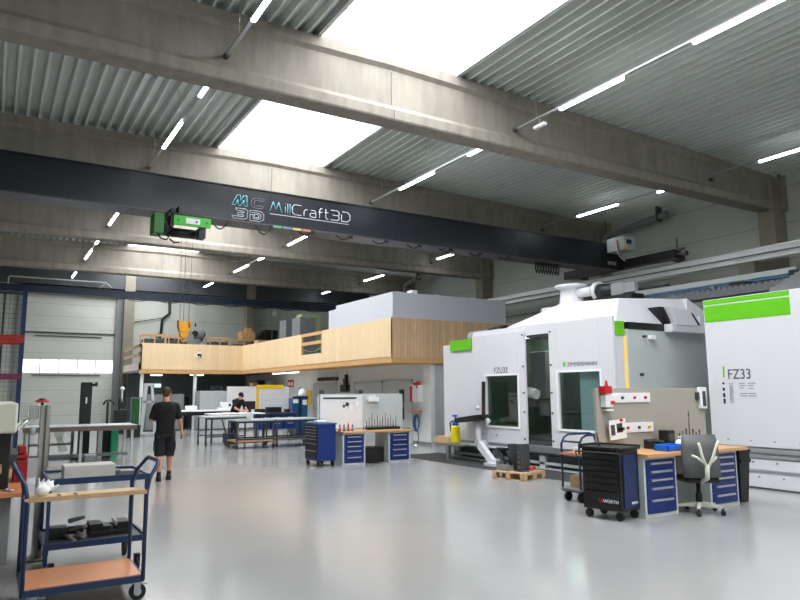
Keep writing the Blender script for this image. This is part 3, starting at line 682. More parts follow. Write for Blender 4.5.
# interior
m = MB().box(FX+1.75, FX+1.8, Y0+.12, Y1-.12, .5, 3.0).box(FX+.16, FX+1.8, 13.0, 13.05, .5, 3.0).box(FX+.16, FX+1.8, 8.95, 9.0, .5, 3.0).box(FX+.05, FX+1.8, 9.0, 13.0, .50, .56)
m.build('interior_lining', M_GUNK, mz)
MB().box(FX+.3, FX+1.7, 10.2, 12.2, .56, .66).build('machine_table', M_STEELD, mz)
sp = MB().box(FX+.9, FX+1.5, 11.65, 12.15, 1.5, 2.6).cyl((FX+1.1, 11.9, 1.1), (FX+1.1, 11.9, 1.55), .14, .17, 16).box(FX+.85, FX+1.3, 11.95, 12.5, 1.3, 1.85)
sp.build('spindle_head', M_GREY, mz, .02)
MB().tube([(FX+.9, 12.3, 1.8), (FX+.7, 12.35, 1.5), (FX+.75, 12.25, 1.1), (FX+.8, 12.2, .7)], .03, 8).cyl((FX+.75, 11.8, 1.6), (FX+.75, 12.1, 1.65), .12, n=14).build('coolant_hose', M_PAPER, mz)
MB().lathe((FX+.8, 9.95, 1.25), [(.05, -.3), (.17, -.28), (.2, 0), (.17, .28), (.05, .3)], 18).build('tool_drum', M_GREY, mz)
box(FX+1.70, FX+1.745, 9.45, 10.22, .7, 2.0).build('green_curtain', M_DKGREEN, mz)
m = MB()
for i in range(4): m.cyl((FX+1.70, 10.98-.16*i+.9, 2.52), (FX+1.75, 10.98-.16*i+.9, 2.52), .045, n=10)
m.build('interior_lamp', M_LED, mz)
box(FX+1.1, FX+1.25, 9.2, 12.8, 2.97, 3.0).build('added_interior_fill', emission('added_fill_glow', (.95, 1, .97), 9.0), mz)  # added glowing strip, hidden from the camera, brightens the machine interior
box(FX+.02, FX+.6, 10.52, 11.29, 2.84, 2.9).build('door_header', M_DGREY, mz)
box(FX+0.0, FX+.1, 10.52, 11.29, .50, .60).build('door_track', M_DGREY, mz)
# front fascia between the doors and hood
box(FX+.0, FX+.12, Y0+.24, 13.2, 2.90, 3.12).build('fascia', M_WHITE, mz)
# roof hood
hood = [(13.10, 3.02), (12.55, 3.05), (12.4, 3.22), (10.6, 3.62), (9.4, 3.62), (8.9, 3.42), (8.7, 3.10), (8.84, 2.98)]
m = MB()
pr = [(13.10, 3.0), (12.45, 3.04), (12.30, 3.24), (10.55, 3.58), (9.05, 3.50), (8.85, 3.0)]
n = len(pr)
vs = [(FX+.12+(0 if i in (0, 1, n-1) else .35), y, z) for i, (y, z) in enumerate(pr)]+[(12.6 if i not in (0, n-1) else 12.6, y, z+.12 if 1 < i < n-1 else z) for i, (y, z) in enumerate(pr)]
m.add(vs, [tuple(range(n)), tuple(range(2*n-1, n-1, -1))]+[(i, i+n, (i+1) % n+n, (i+1) % n) for i in range(n)])
m.build('roof_hood', M_WHITE, mz, .01)
m = MB().prism([(12.6, 3.0), (13.9, 3.0), (13.9, 3.1), (13.0, 3.45), (12.6, 3.62)], 'y', 8.95, 12.6)
m.build('roof_cover', M_WHITE, mz)
m = MB().prism([(11.72, 2.98), (11.55, 3.34), (12.15, 3.30), (12.42, 2.98)], 'y', 8.58, 9.1).box(11.6, 12.72, 8.60, 8.8, 2.84, 3.0).box(12.72, 13.1, 8.75, 9.1, 3.0, 3.22).box(11.9, 12.7, 8.8, 9.1, 3.0, 3.30)
m.build('roof_bracket', M_WHITE, mz, .01)
MB().prism([(11.66, 2.98), (11.36, 3.34), (11.5, 3.34), (11.74, 2.98)], 'y', 8.70, 9.0).prism([(12.62, 3.0), (12.36, 3.26), (12.2, 3.26), (12.46, 3.0)], 'y', 8.66, 8.8).build('roof_bracket_insert', M_BLACK, mz)
MB().box(11.1, 11.22, 8.70, 8.80, 2.68, 2.76).build('side_camera', M_PAPER, mz); MB().cyl((10.95, 8.72, 2.73), (10.95, 8.8, 2.73), .025, n=8).cyl((10.83, 8.74, 1.98), (10.83, 8.8, 1.98), .03, n=8).build('side_knob', M_DGREY, mz)
# exhaust turret
ex = MB().lathe((11.6, 11.3, 3.60), [(.36, 0), (.36, .06), (.28, .12), (.25, .44), (.37, .48), (.37, .54), (0.02, .55)], 24)
ex.box(11.2, 12.1, 10.85, 11.9, 3.52, 3.64)
ex.cyl((11.6, 11.35, 3.93), (11.6, 10.50, 3.93), .11, n=18).cyl((11.6, 10.52, 3.90), (11.6, 10.42, 3.90), .21, n=24)
ex.build('exhaust_turret', M_WHITE, mz)
MB().cyl((11.6, 10.42, 3.88), (11.6, 9.95, 3.84), .18, n=20).box(11.4, 11.8, 9.4, 10.4, 3.62, 3.72).cyl((11.7, 9.9, 3.84), (12.0, 8.9, 3.86), .03, n=8).build('exhaust_fan', M_BLACK, mz)
MB().box(11.42, 11.8, 9.62, 9.95, 3.72, 3.98).box(11.4, 11.5, 9.3, 9.6, 3.74, 3.94).build('filter_unit', M_GREY, mz)
# ribbed grey roller duct on the far roof end
m = MB().cyl((FX+.55, 13.9, 3.02), (FX+.55, 12.9, 3.02), .20, n=20)
for i in range(9): m.cyl((FX+.55, 13.9-.1*i, 3.02), (FX+.55, 13.87-.1*i, 3.02), .215, n=20)
m.build('ribbed_duct', M_ALU, mz)
MB().cyl((FX+.55, 13.1, 3.04), (FX+.55, 12.6, 3.06), .22, n=20).build('duct_motor', M_BLACK, mz)

# console on a white arm
cs = thing('control_console', 'black machine control console on a white swivel arm by the milling machine door', 'control panel', (9.9, 12.6, 0))
m = MB().cyl((9.9, 12.78, .36), (9.9, 12.78, .98), .07, n=14)
m.prism([(12.85, .52), (12.70, .52), (12.25, .15), (12.1, .15), (12.1, .05), (12.35, .05), (12.85, .42)], 'x', 9.84, 9.96).box(9.7, 10.1, 12.0, 12.35, .0, .07).box(9.9, FX+.06, 12.7, 12.86, .42, .54)
m.build('arm', M_WHITE, cs)
MB().prism([(13.50, .92), (13.50, 1.03), (12.75, 1.12), (12.55, 1.14), (12.5, 1.04), (12.75, .98)], 'x', 9.72, 10.05).build('keyboard_shelf', M_BLACK, cs, .01)
cm = Matrix.Translation((9.86, 12.52, 0)) @ Matrix.Rotation(math.radians(-38), 4, 'Z')
MB().prism([(-.05, 1.08), (.04, 1.08), (.06, 1.9), (-.03, 1.9)], 'y', -.2, .2).xf(cm).build('screen_housing', M_BLACK, cs, .015)
MB().box(-.035, .03, -.21, -.2, 1.16, 1.42).xf(cm).build('key_field', mat('maroon', (.30, .07, .09), .5), cs)
MB().cyl((9.85, 12.75, 1.28), (9.85, 12.7, 1.32), .05, n=12).cyl((9.9, 12.45, 1.02), (9.9, 12.38, .98), .05, n=12).build('joint_knob', M_PAPER, cs)
# spray bottle on the sill
sb = thing('spray_bottle', 'yellow canister with blue spray head standing at the far end of the milling machine', 'bottle', (9.92, 13.73, .42))
MB().lathe((9.92, 13.73, .42), [(.105, 0), (.115, .02), (.115, .36), (.09, .42)], 18).build('canister', M_BOTTLE, sb)
MB().lathe((9.92, 13.73, .84), [(.08, 0), (.09, .03), (.06, .1), (.03, .14)], 16).cyl((9.92, 13.73, .95), (9.92, 13.73, 1.07), .02, n=8).box(9.9, 9.94, 13.66, 13.82, 1.05, 1.1).build('spray_head', M_SPRAY, sb)
MB().tube([(9.92, 13.83, .95), (9.9, 13.93, .9), (9.9, 13.9, .7), (9.92, 13.82, .62)], .02, 6).build('hose', M_BLACK, sb)
t = MB().box(9.80, 10.02, 13.3, 14.6, .36, .40); tag(t.build('sill_plate', M_STEEL), 'thin steel shelf plate under the yellow canister', 'shelf')
t = MB().prism([(14.0, .40), (14.65, .40), (14.7, .47), (14.5, .55), (14.05, .54)], 'x', 9.9, 10.06); tag(t.build('wooden_wedge', M_PALLET), 'brown wooden wedge lying beside the yellow canister', 'wood block')
MB().box(9.82, 9.9, 13.9, 14.0, 0, .36).build('support', M_STEEL) and None
bpy.data.objects['support'].name = 'shelf_post'; tag(bpy.data.objects['shelf_post'], 'short metal post below the thin steel shelf', 'post')
struct(box(9.3, 10.7, 8.9, 15.6, 0, .008).build('floor_mat', M_MAT), 'dark mat along the milling machine')

# ================================================================== MACHINE (right, FZ33)
GX = 11.35
fz = thing('gantry_machine', 'tall white machine housing with wide green band and letters FZ33 on the right', 'machine', (12.8, 5.3, 0))
box(GX, 14.2, 2.6, 7.72, .70, 3.34).build('housing', M_WHITE, fz, .01)
MB().box(GX-.006, GX, 6.12, 7.70, 2.92, 3.22).box(GX-.006, GX, 6.12, 7.70, 3.245, 3.33).build('green_band', M_GREEN, fz, label='lime green band')
MB().box(GX+.0, 14.2, 2.6, 7.3, 0.02, .30).build('plinth', M_WHITE, fz)
MB().box(GX+.02, 14.2, 2.6, 7.5, .32, .5).build('lower_panel', M_WHITE, fz)
MB().box(GX-.0, GX+.1, 2.6, 7.55, .52, .57).box(GX+.0, GX+.1, 2.6, 7.55, .61, .68).box(GX+.05, 14.2, 2.6, 7.5, .5, .7).build('guide_rail', M_ALU, fz)
MB().box(GX-.02, GX+.01, 2.6, 7.4, .29, .325).build('ledge', M_ALU, fz)
MB().box(GX-.015, GX+.2, 2.6, 7.3, 0.0, .03).build('kick_strip', M_DGREY, fz)
m = MB()
for i in range(9):
    y = 7.4-.42*i
    m.cyl((GX-.008, y, .80), (GX, y, .80), .014, n=8).cyl((GX+.014, y, .44), (GX+.02, y, .44), .02, n=8).cyl((GX-.008, y-.1, .2), (GX, y-.1, .2), .016, n=8)
m.build('screw', M_GREY, fz)
text('model_name', 'FZ33', fz, (GX-.004, 7.33, 1.87), '-x', .25, M_TEXT, sx=.85)
text('slogan', 'compact', fz, (GX-.004, 7.24, 1.44), '-x', .15, M_TEXTL, roll=PI/2, sx=.7)
m = MB()
for y0, y1, z in ((7.02, 7.12, 1.78), (7.0, 7.12, 1.74), (7.04, 7.12, 1.70), (6.82, 6.96, 1.78), (6.86, 6.96, 1.74), (6.85, 6.96, 1.69), (6.98, 7.12, 1.60), (6.98, 7.12, 1.56), (6.82, 6.96, 1.60), (6.82, 6.96, 1.56)):
    m.box(GX-.003, GX, y0, y1, z, z+.018)
m.build('small_print', M_TEXTL, fz)
m = MB()
for i in range(4): m.box(GX-.004, GX, 7.40, 7.44, 1.43+.115*i, 1.43+.115*i+.09-.018*i)
m.build('print_bar', M_BLACK, fz)
MB().box(GX-.004, GX, 7.385, 7.415, 1.90, 2.10).build('print_bar_green', M_GREEN, fz)
# gantry bellows behind and above
gb = thing('gantry_bellows', 'grey ribbed bellows cover rising above the white FZ33 housing', 'machine cover', (14, 6.2, 3.34))
m = MB()
for i in range(13):
    x = 12.1+.17*i; z = 3.42+.07*i
    m.prism([(x, z), (x+.10, z+.13), (x+.2, z+.06), (x+.2, 3.36), (x, 3.36)], 'y', 4.2, 6.9)
m.build('bellows', M_BELLOW, gb)
ob = thing('enclosure_gutter', 'grey ribbed strip with blue rail behind and above the green band', 'machine rail', (15.0, 9.5, 3.9))
m = MB()
for i in range(40): m.box(14.6, 15.3, 7.2+.14*i, 7.3+.14*i, 4.03, 4.07)
m.box(14.6, 14.66, 7.2, 12.8, 3.86, 4.03); m.box(15.25, 15.3, 7.2, 12.8, 3.9, 4.03)
m.build('ribbed_cover', M_BELLOW, ob)
MB().box(15.0, 15.06, 7.5, 12.4, 4.17, 4.21).build('blue_rail', M_RAILB, ob); MB().box(15.2, 15.26, 8.0, 12.4, 4.27, 4.40).build('pale_rail', M_LGREY, ob)
for yy in (7.5, 9.9, 12.4): MB().box(14.95, 15.1, yy-.05, yy+.05, 0, 4.2).build('rail_post', M_GREY, ob)
MB().box(14.7, 15.1, 8.9, 9.3, 4.07, 4.16).box(14.7, 15.2, 7.6, 7.9, 4.07, 4.25).build('carriage', M_BLACK, ob)

# ================================================================== WORKBENCH, RIGHT
def drawer_cab(parent, x0, x1, yf, yb, z1, hs, blue=M_BLUE, z0=.0):
    """grey cabinet with blue drawers on its -y face"""
    c = MB().box(x0, x0+.04, yf, yb, z0, z1).box(x1-.04, x1, yf, yb, z0, z1).box(x0+.04, x1-.04, yf, yb, z0, z0+.05).box(x0+.04, x1-.04, yf, yb, z1-.04, z1).box(x0+.04, x1-.04, yb-.03, yb, z0, z1)
    c = c.build('drawer_cabinet', M_LGREY, parent, .004)
    z = z1-.045; tot = z1-z0-.10
    s = sum(hs)
    for h in hs:
        hh = tot*h/s
        d = box(x0+.045, x1-.045, yf-.012, yb-.05, z-hh+.006, z).build('drawer', blue, parent, .003)
        MB().box(x0+.12, x1-.12, yf-.035, yf-.012, z-.055, z-.030).build('handle', M_ALU, d)
        z -= hh
wb = thing('workbench', 'workbench with beech top, two blue drawer cabinets and beige pegboard beside the black tool cabinet', 'workbench', (8.6, 6.5, 0))
MB().box(7.475, 9.72, 6.03, 6.86, .79, .835).build('worktop', M_BEECH, wb, .004)
drawer_cab(wb, 7.48, 8.15, 6.12, 6.8, .79, (1, 1, 1, 1.4, 1.9))
drawer_cab(wb, 8.88, 9.55, 6.12, 6.8, .79, (1, 1, 1, 1.15, 1.3, 1.6))
MB().box(7.47, 9.98, 6.88, 6.93, .42, 1.71).build('pegboard', M_PEG, wb, .004)
MB().box(9.0, 9.98, 6.86, 6.88, .5, .9).build('pegboard_rail', M_PEG, wb)
for i, (x0, x1, z) in enumerate(((7.60, 8.62, 1.58), (7.72, 8.66, 1.14))):
    sr = box(x0, x1, 6.855, 6.88, z-.08, z+.06).build('socket_strip', M_PAPER, wb, .004)
    for k, f in enumerate((.12, .38, .64, .88)):
        MB().cyl((x0+(x1-x0)*f, 6.83, z-.01), (x0+(x1-x0)*f, 6.857, z-.01), .022, n=12).build('socket', (M_DGREY, M_DGREY, M_RED, M_RED)[k] if i == 0 else (M_RED, M_RED, M_DGREY, M_YELLOW)[k], sr)
gd = thing('glove_dispenser', 'red and white dispenser hanging at the top left of the beige pegboard', 'dispenser', (7.62, 6.83, 1.45))
MB().box(7.56, 7.72, 6.78, 6.88, 1.44, 1.62).box(7.58, 7.74, 6.79, 6.88, 1.38, 1.41).build('body', M_PAPER, gd, .01)
MB().box(7.53, 7.68, 6.76, 6.88, 1.63, 1.74).lathe((7.62, 6.81, 1.74), [(.03, 0), (.015, .05), (.02, .08)], 10).build('red_cap', M_RED, gd, .01); MB().box(7.66, 7.74, 6.77, 6.80, 1.48, 1.53).build('red_label', M_RED, gd)
cp = thing('display_card', 'white leaning card with dark printed shapes hooked on the pegboard', 'card', (7.85, 6.8, 1.0))
mm = MB().box(-.21, .21, -.01, .01, -.17, .17).xf(Matrix.Translation((7.80, 6.80, 1.12)) @ Matrix.Scale(.82, 4) @ Matrix.Rotation(-.08, 4, 'Y')); mm.build('card_sheet', M_PAPER, cp)
mm = MB().box(-.18, -.08, -.014, -.01, -.09, .09).box(-.03, .12, -.014, -.01, -.06, .10).box(-.0, .17, -.014, -.01, -.03, .02).xf(Matrix.Translation((7.80, 6.80, 1.12)) @ Matrix.Scale(.82, 4) @ Matrix.Rotation(-.08, 4, 'Y')); mm.build('printed_shape', M_DGREY, cp)
MB().cyl((7.86, 6.76, 1.25), (7.86, 6.86, 1.25), .02, n=8).build('hook', M_RED, cp)
ph = thing('wall_phone', 'white wall telephone with dark keypad beside the top right pegboard corner', 'telephone', (9.88, 6.84, 1.4))
box(9.80, 9.97, 6.82, 6.88, 1.38, 1.72).build('body', M_PAPER, ph, .012); box(9.85, 9.93, 6.812, 6.82, 1.42, 1.66).build('keypad', M_DGREY, ph); box(9.74, 9.79, 6.83, 6.9, 1.52, 1.64).build('cradle', M_DGREY, ph)
# things on the worktop
sc_ = thing('label_printer', 'small black desktop device behind the blue tray', 'device', (8.35, 6.55, .835))
MB().prism([(6.42, .835), (6.7, .835), (6.7, .97), (6.45, .9)], 'x', 8.22, 8.48).build('casing', M_BLACK, sc_, .008); MB().box(8.26, 8.42, 6.50, 6.6, .935, .955).build('display', M_DGREY, sc_)
tr = MB().box(8.06, 8.44, 6.16, 6.40, .835, .85).box(8.06, 8.08, 6.16, 6.40, .835, .92).box(8.42, 8.44, 6.16, 6.40, .835, .92).box(8.06, 8.44, 6.16, 6.18, .835, .91).box(8.06, 8.44, 6.38, 6.40, .835, .92)
tag(tr.build('plastic_tray', M_PBLUE, bevel=.005), 'bright blue plastic tray on the beech worktop', 'tray')
sp_ = thing('loudspeaker', 'black upright box behind the white tissue pack on the bench', 'speaker', (8.75, 6.7, .835)); box(8.66, 8.84, 6.62, 6.78, .835, 1.08).build('cabinet', M_BLACK, sp_, .01); MB().cyl((8.75, 6.61, .98), (8.75, 6.622, .98), .06, n=16).build('membrane', M_DGREY, sp_)
tp = thing('tissue_bottle', 'white plastic bottle with pale cap between the tray and black box', 'bottle', (8.55, 6.32, .835)); MB().lathe((8.55, 6.32, .835), [(.065, 0), (.07, .01), (.07, .11), (.03, .14)], 16).build('bottle_body', M_PAPER, tp); MB().lathe((8.55, 6.32, .975), [(.03, 0), (.03, .04)], 12).build('cap', M_LGREY, tp)
tag(box(8.5, 9.1, 6.08, 6.26, .835, .838).build('paper_sheet', M_PAPER), 'white paper sheet lying at the bench edge', 'paper')
hold = thing('tool_holder_block', 'dark rack of upright cutting tools on the right workbench', 'tool rack', (9.15, 6.6, .835))
box(8.88, 9.45, 6.52, 6.72, .835, .90).build('block', M_BLACK, hold, .006)
for i in range(7):
    x = 8.92+.08*i; h = .10+.08*((i*37) % 5)/5+(.32 if i == 3 else 0)
    MB().cyl((x, 6.60, .90), (x, 6.60, .94), .022, n=10).cyl((x, 6.60, .94), (x, 6.60, .94+h), .009, n=8).cyl((x, 6.6, .94+h*.8), (x, 6.6, .94+h), .015, .004, n=8).build('cutting_tool', M_STEELD if i % 2 else M_DGREY, hold)
# swivel chair
ch = thing('swivel_chair', 'grey shell swivel chair with cream armrests and star base at the right workbench', 'chair', (8.47, 6.02, 0), rotz=math.radians(-32))
cx, cy = 0.0, 0.0
def star(cx, cy, n, R, z=.13, rot=0):
    m = MB()
    for i in range(n):
        a = rot+2*PI*i/n; ca, sa = math.cos(a), math.sin(a)
        p = [(cx-sa*.03, cy+ca*.03), (cx+sa*.03, cy-ca*.03), (cx+ca*R+sa*.018, cy+sa*R-ca*.018), (cx+ca*R-sa*.018, cy+sa*R+ca*.018)]
        lo = [(x, y, z-.0) for x, y in p]; hi = [(p[0][0], p[0][1], z+.07), (p[1][0], p[1][1], z+.07), (p[2][0], p[2][1], z+.02), (p[3][0], p[3][1], z+.02)]
        m.add(lo+hi, [(3, 2, 1, 0), (4, 5, 6, 7), (0, 1, 5, 4), (1, 2, 6, 5), (2, 3, 7, 6), (3, 0, 4, 7)])
    return m
star(cx, cy, 5, .31, .09, .5).build('star_base', M_CREAM, ch)
for i in range(5):
    a = .5+2*PI*i/5; x, y = cx+math.cos(a)*.31, cy+math.sin(a)*.31
    MB().cyl((x-.02, y, .035), (x+.02, y, .035), .035, n=14).cyl((x, y, .06), (x, y, .1), .012, n=8).build('caster', M_BLACK, ch)
MB().cyl((cx, cy, .14), (cx, cy, .42), .03, n=12).cyl((cx, cy, .14), (cx, cy, .27), .045, n=12).build('gas_spring', M_BLACK, ch)
MB().box(cx-.24, cx+.22, cy-.2, cy+.26, .42, .50).build('seat', M_BLACK, ch, .03)
# back shell: curved, leaning, towards the bench side -> its rear faces the camera
bk = MB(); nn = 8; vs = []
for k, z in enumerate((.50, .70, .90, 1.07)):
    for i in range(nn+1):
        u = -1+2*i/nn; vs.append((cx-.02+.25*u*(1-.1*(k == 3)), cy-.27+.05*u*u+.02*k, z))
n0 = len(vs); vs += [(x, y+.03, z) for x, y, z in vs]
fs = []
for k in range(3):
    for i in range(nn):
        a = k*(nn+1)+i; fs.append((a, a+1, a+nn+2, a+nn+1)); fs.append((a+n0, a+nn+1+n0, a+nn+2+n0, a+1+n0))
for i in range(nn): fs.append((i, i+n0, i+1+n0, i+1)); a = 3*(nn+1)+i; fs.append((a, a+1, a+1+n0, a+n0))
for k in range(3):
    a = k*(nn+1); fs.append((a, a+nn+1, a+nn+1+n0, a+n0)); a += nn; fs.append((a, a+n0, a+nn+1+n0, a+nn+1))
bk.add(vs, fs, True); bk.build('backrest', mat('chair_shell', (.36, .37, .37), .5, noise=.05), ch)
m = MB().tube([(cx-.02, cy-.16, .44), (cx-.0, cy-.31, .5), (cx+.0, cy-.33, .68)], .032, 8)
m.tube([(cx+.0, cy-.33, .62), (cx-.06, cy-.335, .78), (cx-.08, cy-.31, .93), (cx-.09, cy-.3, .97)], .02, 8).tube([(cx+.0, cy-.33, .62), (cx+.08, cy-.335, .78), (cx+.15, cy-.32, .95), (cx+.18, cy-.31, .99)], .02, 8)
m.tube([(cx-.03, cy-.33, .70), (cx-.14, cy-.33, .78), (cx-.19, cy-.3, .80)], .018, 8).tube([(cx+.02, cy-.33, .68), (cx+.11, cy-.33, .76), (cx+.14, cy-.3, .78)], .018, 8)
m.build('back_bracket', M_CREAM, ch)
# waste bin
bn = thing('waste_bin', 'tall black waste bin at the right end of the workbench', 'bin', (9.84, 6.33, 0))
m = MB(); lo = [(9.75, 6.22, 0), (9.95, 6.22, 0), (9.95, 6.5, 0), (9.75, 6.5, 0)]; hi = [(9.72, 6.18, .74), (10.0, 6.18, .74), (10.0, 6.54, .74), (9.72, 6.54, .74)]
m.add(lo+hi, [(3, 2, 1, 0), (4, 5, 6, 7), (0, 1, 5, 4), (1, 2, 6, 5), (2, 3, 7, 6), (3, 0, 4, 7)]); m.build('body', M_BLACK, bn, .01)
MB().box(9.71, 10.01, 6.17, 6.55, .74, .78).box(9.73, 9.99, 6.165, 6.19, .58, .64).build('rim', M_BLACK, bn, .008)

# black roller tool cabinet, turned
rc = thing('tool_cabinet', 'black roller tool cabinet with blue side panel left of the right workbench', 'tool cabinet', (7.22, 6.45, 0), rotz=0.0)
rc.rotation_euler = (0, 0, math.radians(9))
Wd, Dp = .46, .66     # x: side face, y: drawer face depth
m = MB().box(-.23, .21, -.29, .29, .12, .90); m.build('body', M_BLACK, rc, .012)
box(-.17, .15, -.305, -.29, .16, .84).build('side_panel', M_BLUE2, rc, .006, 'blue side panel').data.materials[0] = mat('side_blue_dark', (0.05, 0.14, 0.34), 0.35, noise=.04)
z = .84
for i, h in enumerate((.075, .075, .075, .075, .075, .10, .13, .07)):
    d = box(-.245, -.225, -.26, .26, z-h+.006, z).build('drawer', M_BLACK, rc, .004)
    MB().box(-.262, -.245, -.24, .24, z-.022, z-.008).build('handle', M_BLACK, d)
    z -= h
MB().box(-.26, .24, -.32, .32, .90, .935).box(-.26, .24, .29, .32, .935, .96).box(.22, .24, -.32, .32, .935, .955).build('top_tray', M_BLACK, rc, .008)
MB().tube([(-.27, -.32, .86), (-.27, .36, .86), (-.22, .38, .8)], .012, 8).cyl((-.262, .1-.36, .885), (-.25, .1-.36, .885), .018, n=10).build('push_handle', M_BLACK, rc)
for x, y in ((-.18, -.23), (.16, -.23), (-.18, .23), (.16, .23)):
    MB().cyl((x-.02, y, .055), (x+.02, y, .055), .055, n=16).box(x-.028, x+.028, y-.02, y+.02, .07, .12).build('caster', M_BLACK, rc)
text('maker_name', 'WÜRTH', rc, (-.264, -.04, .225), '-x', .062, M_LOGOW, sx=1.0)
MB().prism([(-.055+.02, .225), (-.045+.02, .275), (-.02+.02, .225), (.0+.02, .275), (.01+.02, .265), (-.02+.02, .215)], 'x', -.2645, -.264).build('maker_emblem', M_RED, rc)
text('side_name', 'WÜRTH', rc, (-.02, -.3065, .20), '-y', .045, M_LOGOW, sx=.85)
w_ = MB().cyl((-.1, -.08, .94), (-.05, .0, 1.10), .012, n=8).cyl((-.1, -.08, .94), (-.09, -.065, .97), .02, n=8)
dr_ = w_.xf(Matrix.Translation((7.22, 6.62, 0))); tag(dr_.build('screwdriver', M_BLACK), 'black tool standing up on the roller tool cabinet', 'tool')
# little white scale on cabinet
# blue push cart behind
pc = thing('platform_cart', 'blue tubular push cart half hidden behind the black tool cabinet', 'cart', (7.9, 7.75, 0))
m = MB()
for y in (7.45, 7.82): m.tube([(7.68, y, .16), (7.68, y, .86), (7.74, y, .96), (7.84, y, 1.0), (8.3, y, 1.0), (8.4, y, .96), (8.44, y, .86), (8.44, y, .16)], .018, 8)
m.tube([(7.68, 7.45, .16), (7.68, 7.82, .16)], .015, 8).tube([(7.70, 7.45, .9), (7.70, 7.82, .9)], .015, 8); m.build('tube_frame', M_NAVY, pc)
for z in (.17, .70): box(7.66, 8.46, 7.43, 7.84, z, z+.03).build('deck', M_GREY if z < .5 else M_BEECHR, pc)
for x, y in ((7.74, 7.5), (8.38, 7.5), (7.74, 7.77), (8.38, 7.77)): MB().cyl((x, y-.02, .07), (x, y+.02, .07), .07, n=16).box(x-.02, x+.02, y-.03, y+.03, .08, .17).build('caster', M_BLACK, pc)
for i, (x, y, z, h, lb) in enumerate(((7.78, 7.5, .2, .10, 'lower'), (7.80, 7.52, .30, .08, 'upper'))):
    tag(box(x, x+.2, y, y+.26, z, z+h).build('wooden_block', M_PALLET), 'pale %s wooden block on the deck of the blue push cart' % lb, 'wood block')
tag(box(7.9, 8.2, 7.5, 7.8, .73, .80).build('paper_box', M_PAPER), 'white flat box on the top deck of the blue push cart', 'box')

# pallet with machined steel fixtures
pl = thing('pallet', 'wooden pallet in front of the milling machine carrying black steel fixtures', 'pallet', (8.92, 10.26, 0), rotz=0.0); pl.rotation_euler = (0, 0, math.radians(15))
m = MB()
for i in range(5): m.box(-.38+.155*i, -.38+.155*i+.125, -.36, .36, .12, .142)
for y in (-.32, 0, .32): m.box(-.38, .365, y-.045, y+.045, .098, .12)
for x in (-.32, 0, .31):
    for y in (-.32, 0, .32): m.box(x-.06, x+.06, y-.045, y+.045, .02, .098)
for x in (-.32, 0, .31): m.box(x-.05, x+.05, -.36, .36, 0, .02)
m.build('pallet_boards', M_PALLET, pl)
def fixture(x, y, w, d, h, lab, n=0):
    t = thing('steel_fixture', lab, 'fixture', (x, y, .142), 'steel fixtures on the pallet')
    box(x-w/2, x+w/2, y-d/2, y+d/2, .142, .17).build('base_plate', M_DGREY, t)
    m = MB().box(x-w/3, x+w/3, y-d/4, y+d/4, .17, .142+h)
    m.build('column', M_DGREY, t, .006)
    q = MB()
    for k in range(4): q.cyl((x-w/3-.012, y, .22+k*h/5.5), (x-w/3, y, .22+k*h/5.5), .025, n=10)
    q.build('clamp_bolt', M_STEELD, t)
fixture(8.85, 10.10, .18, .24, .52, 'tall black steel fixture column at the near right of the pallet')
fixture(9.10, 10.26, .18, .22, .50, 'black steel fixture column behind the tall near one')
fixture(8.93, 10.45, .22, .22, .50, 'black fixture column in the middle rear of the pallet')
sf = thing('clamp_assembly', 'jumble of grey clamps and arms on the left half of the pallet', 'fixture', (8.72, 10.45, .142))
MB().box(8.62, 8.82, 10.30, 10.52, .142, .25).box(8.65, 8.8, 10.54, 10.62, .142, .32).build('clamp_body', M_GREY, sf, .005)
MB().tube([(8.68, 10.60, .55), (8.68, 10.48, .42), (8.68, 10.36, .27)], .025, 8).tube([(8.75, 10.3, .25), (8.75, 10.36, .46), (8.75, 10.5, .55)], .03, 8).box(8.66, 8.79, 10.4, 10.62, .52, .57).build('clamp_arm', M_BLACK, sf)
rw = thing('pallet_strap', 'red ratchet strap bundle at the near corner of the pallet', 'strap', (9.08, 10.05, .142)); MB().tube([(9.0, 10.09, .17), (9.01, 10.04, .22), (9.07, 10.02, .18), (9.12, 10.05, .23), (9.17, 10.04, .17), (9.12, 10.1, .19)], .02, 7).build('strap_loop', M_RED, rw)
MB().cyl((9.02, 10.04, .165), (9.1, 10.06, .17), .022, n=8).build('ratchet', M_STEEL, rw)

# ================================================================== MIDDLE WORKBENCH
mb = thing('workbench', 'middle workbench with wooden top, two blue drawer cabinets and whiteboards behind', 'workbench', (7.85, 14.5, 0))
box(7.0, 8.86, 14.05, 14.85, .73, .77).build('worktop', M_BEECH, mb, .004)
drawer_cab(mb, 7.01, 7.60, 14.12, 14.8, .73, (1, 1, 1, 1.3, 1.5))
drawer_cab(mb, 8.23, 8.84, 14.12, 14.8, .73, (1, 1, 1, 1.2, 1.3))
box(7.62, 8.2, 14.3, 14.8, .02, .36).build('shelf_box', M_BLACK, mb, label='black box under the worktop')
MB().box(6.72, 6.76, 14.9, 14.94, .77-.4, 1.63).box(9.06, 9.1, 14.9, 14.94, 0, 1.63).box(6.72, 9.1, 14.9, 14.94, 1.60, 1.63).build('panel_frame', M_LGREY, mb)
box(7.95, 9.06, 14.9, 14.93, .78, 1.60).build('perforated_panel', M_LGREY, mb)
box(6.78, 7.93, 14.88, 14.92, .80, 1.60).build('whiteboard', M_BOARD, mb)
MB().box(6.85, 7.75, 14.87, 14.88, 1.51, 1.55).build('magnet_strip', M_DGREY, mb)
for i, (x, z, s) in enumerate(((7.38, 1.30, .06), (7.55, 1.24, .10), (7.72, 1.34, .09), (6.88, .92, .02))): box(x, x+s, 14.872, 14.879, z, z+s*1.2).build('note', M_DGREY if i == 0 else M_PAPER, mb)
MB().cyl((7.5, 14.865, 1.38), (7.5, 14.88, 1.38), .05, n=12).build('round_magnet', M_DGREY, mb)
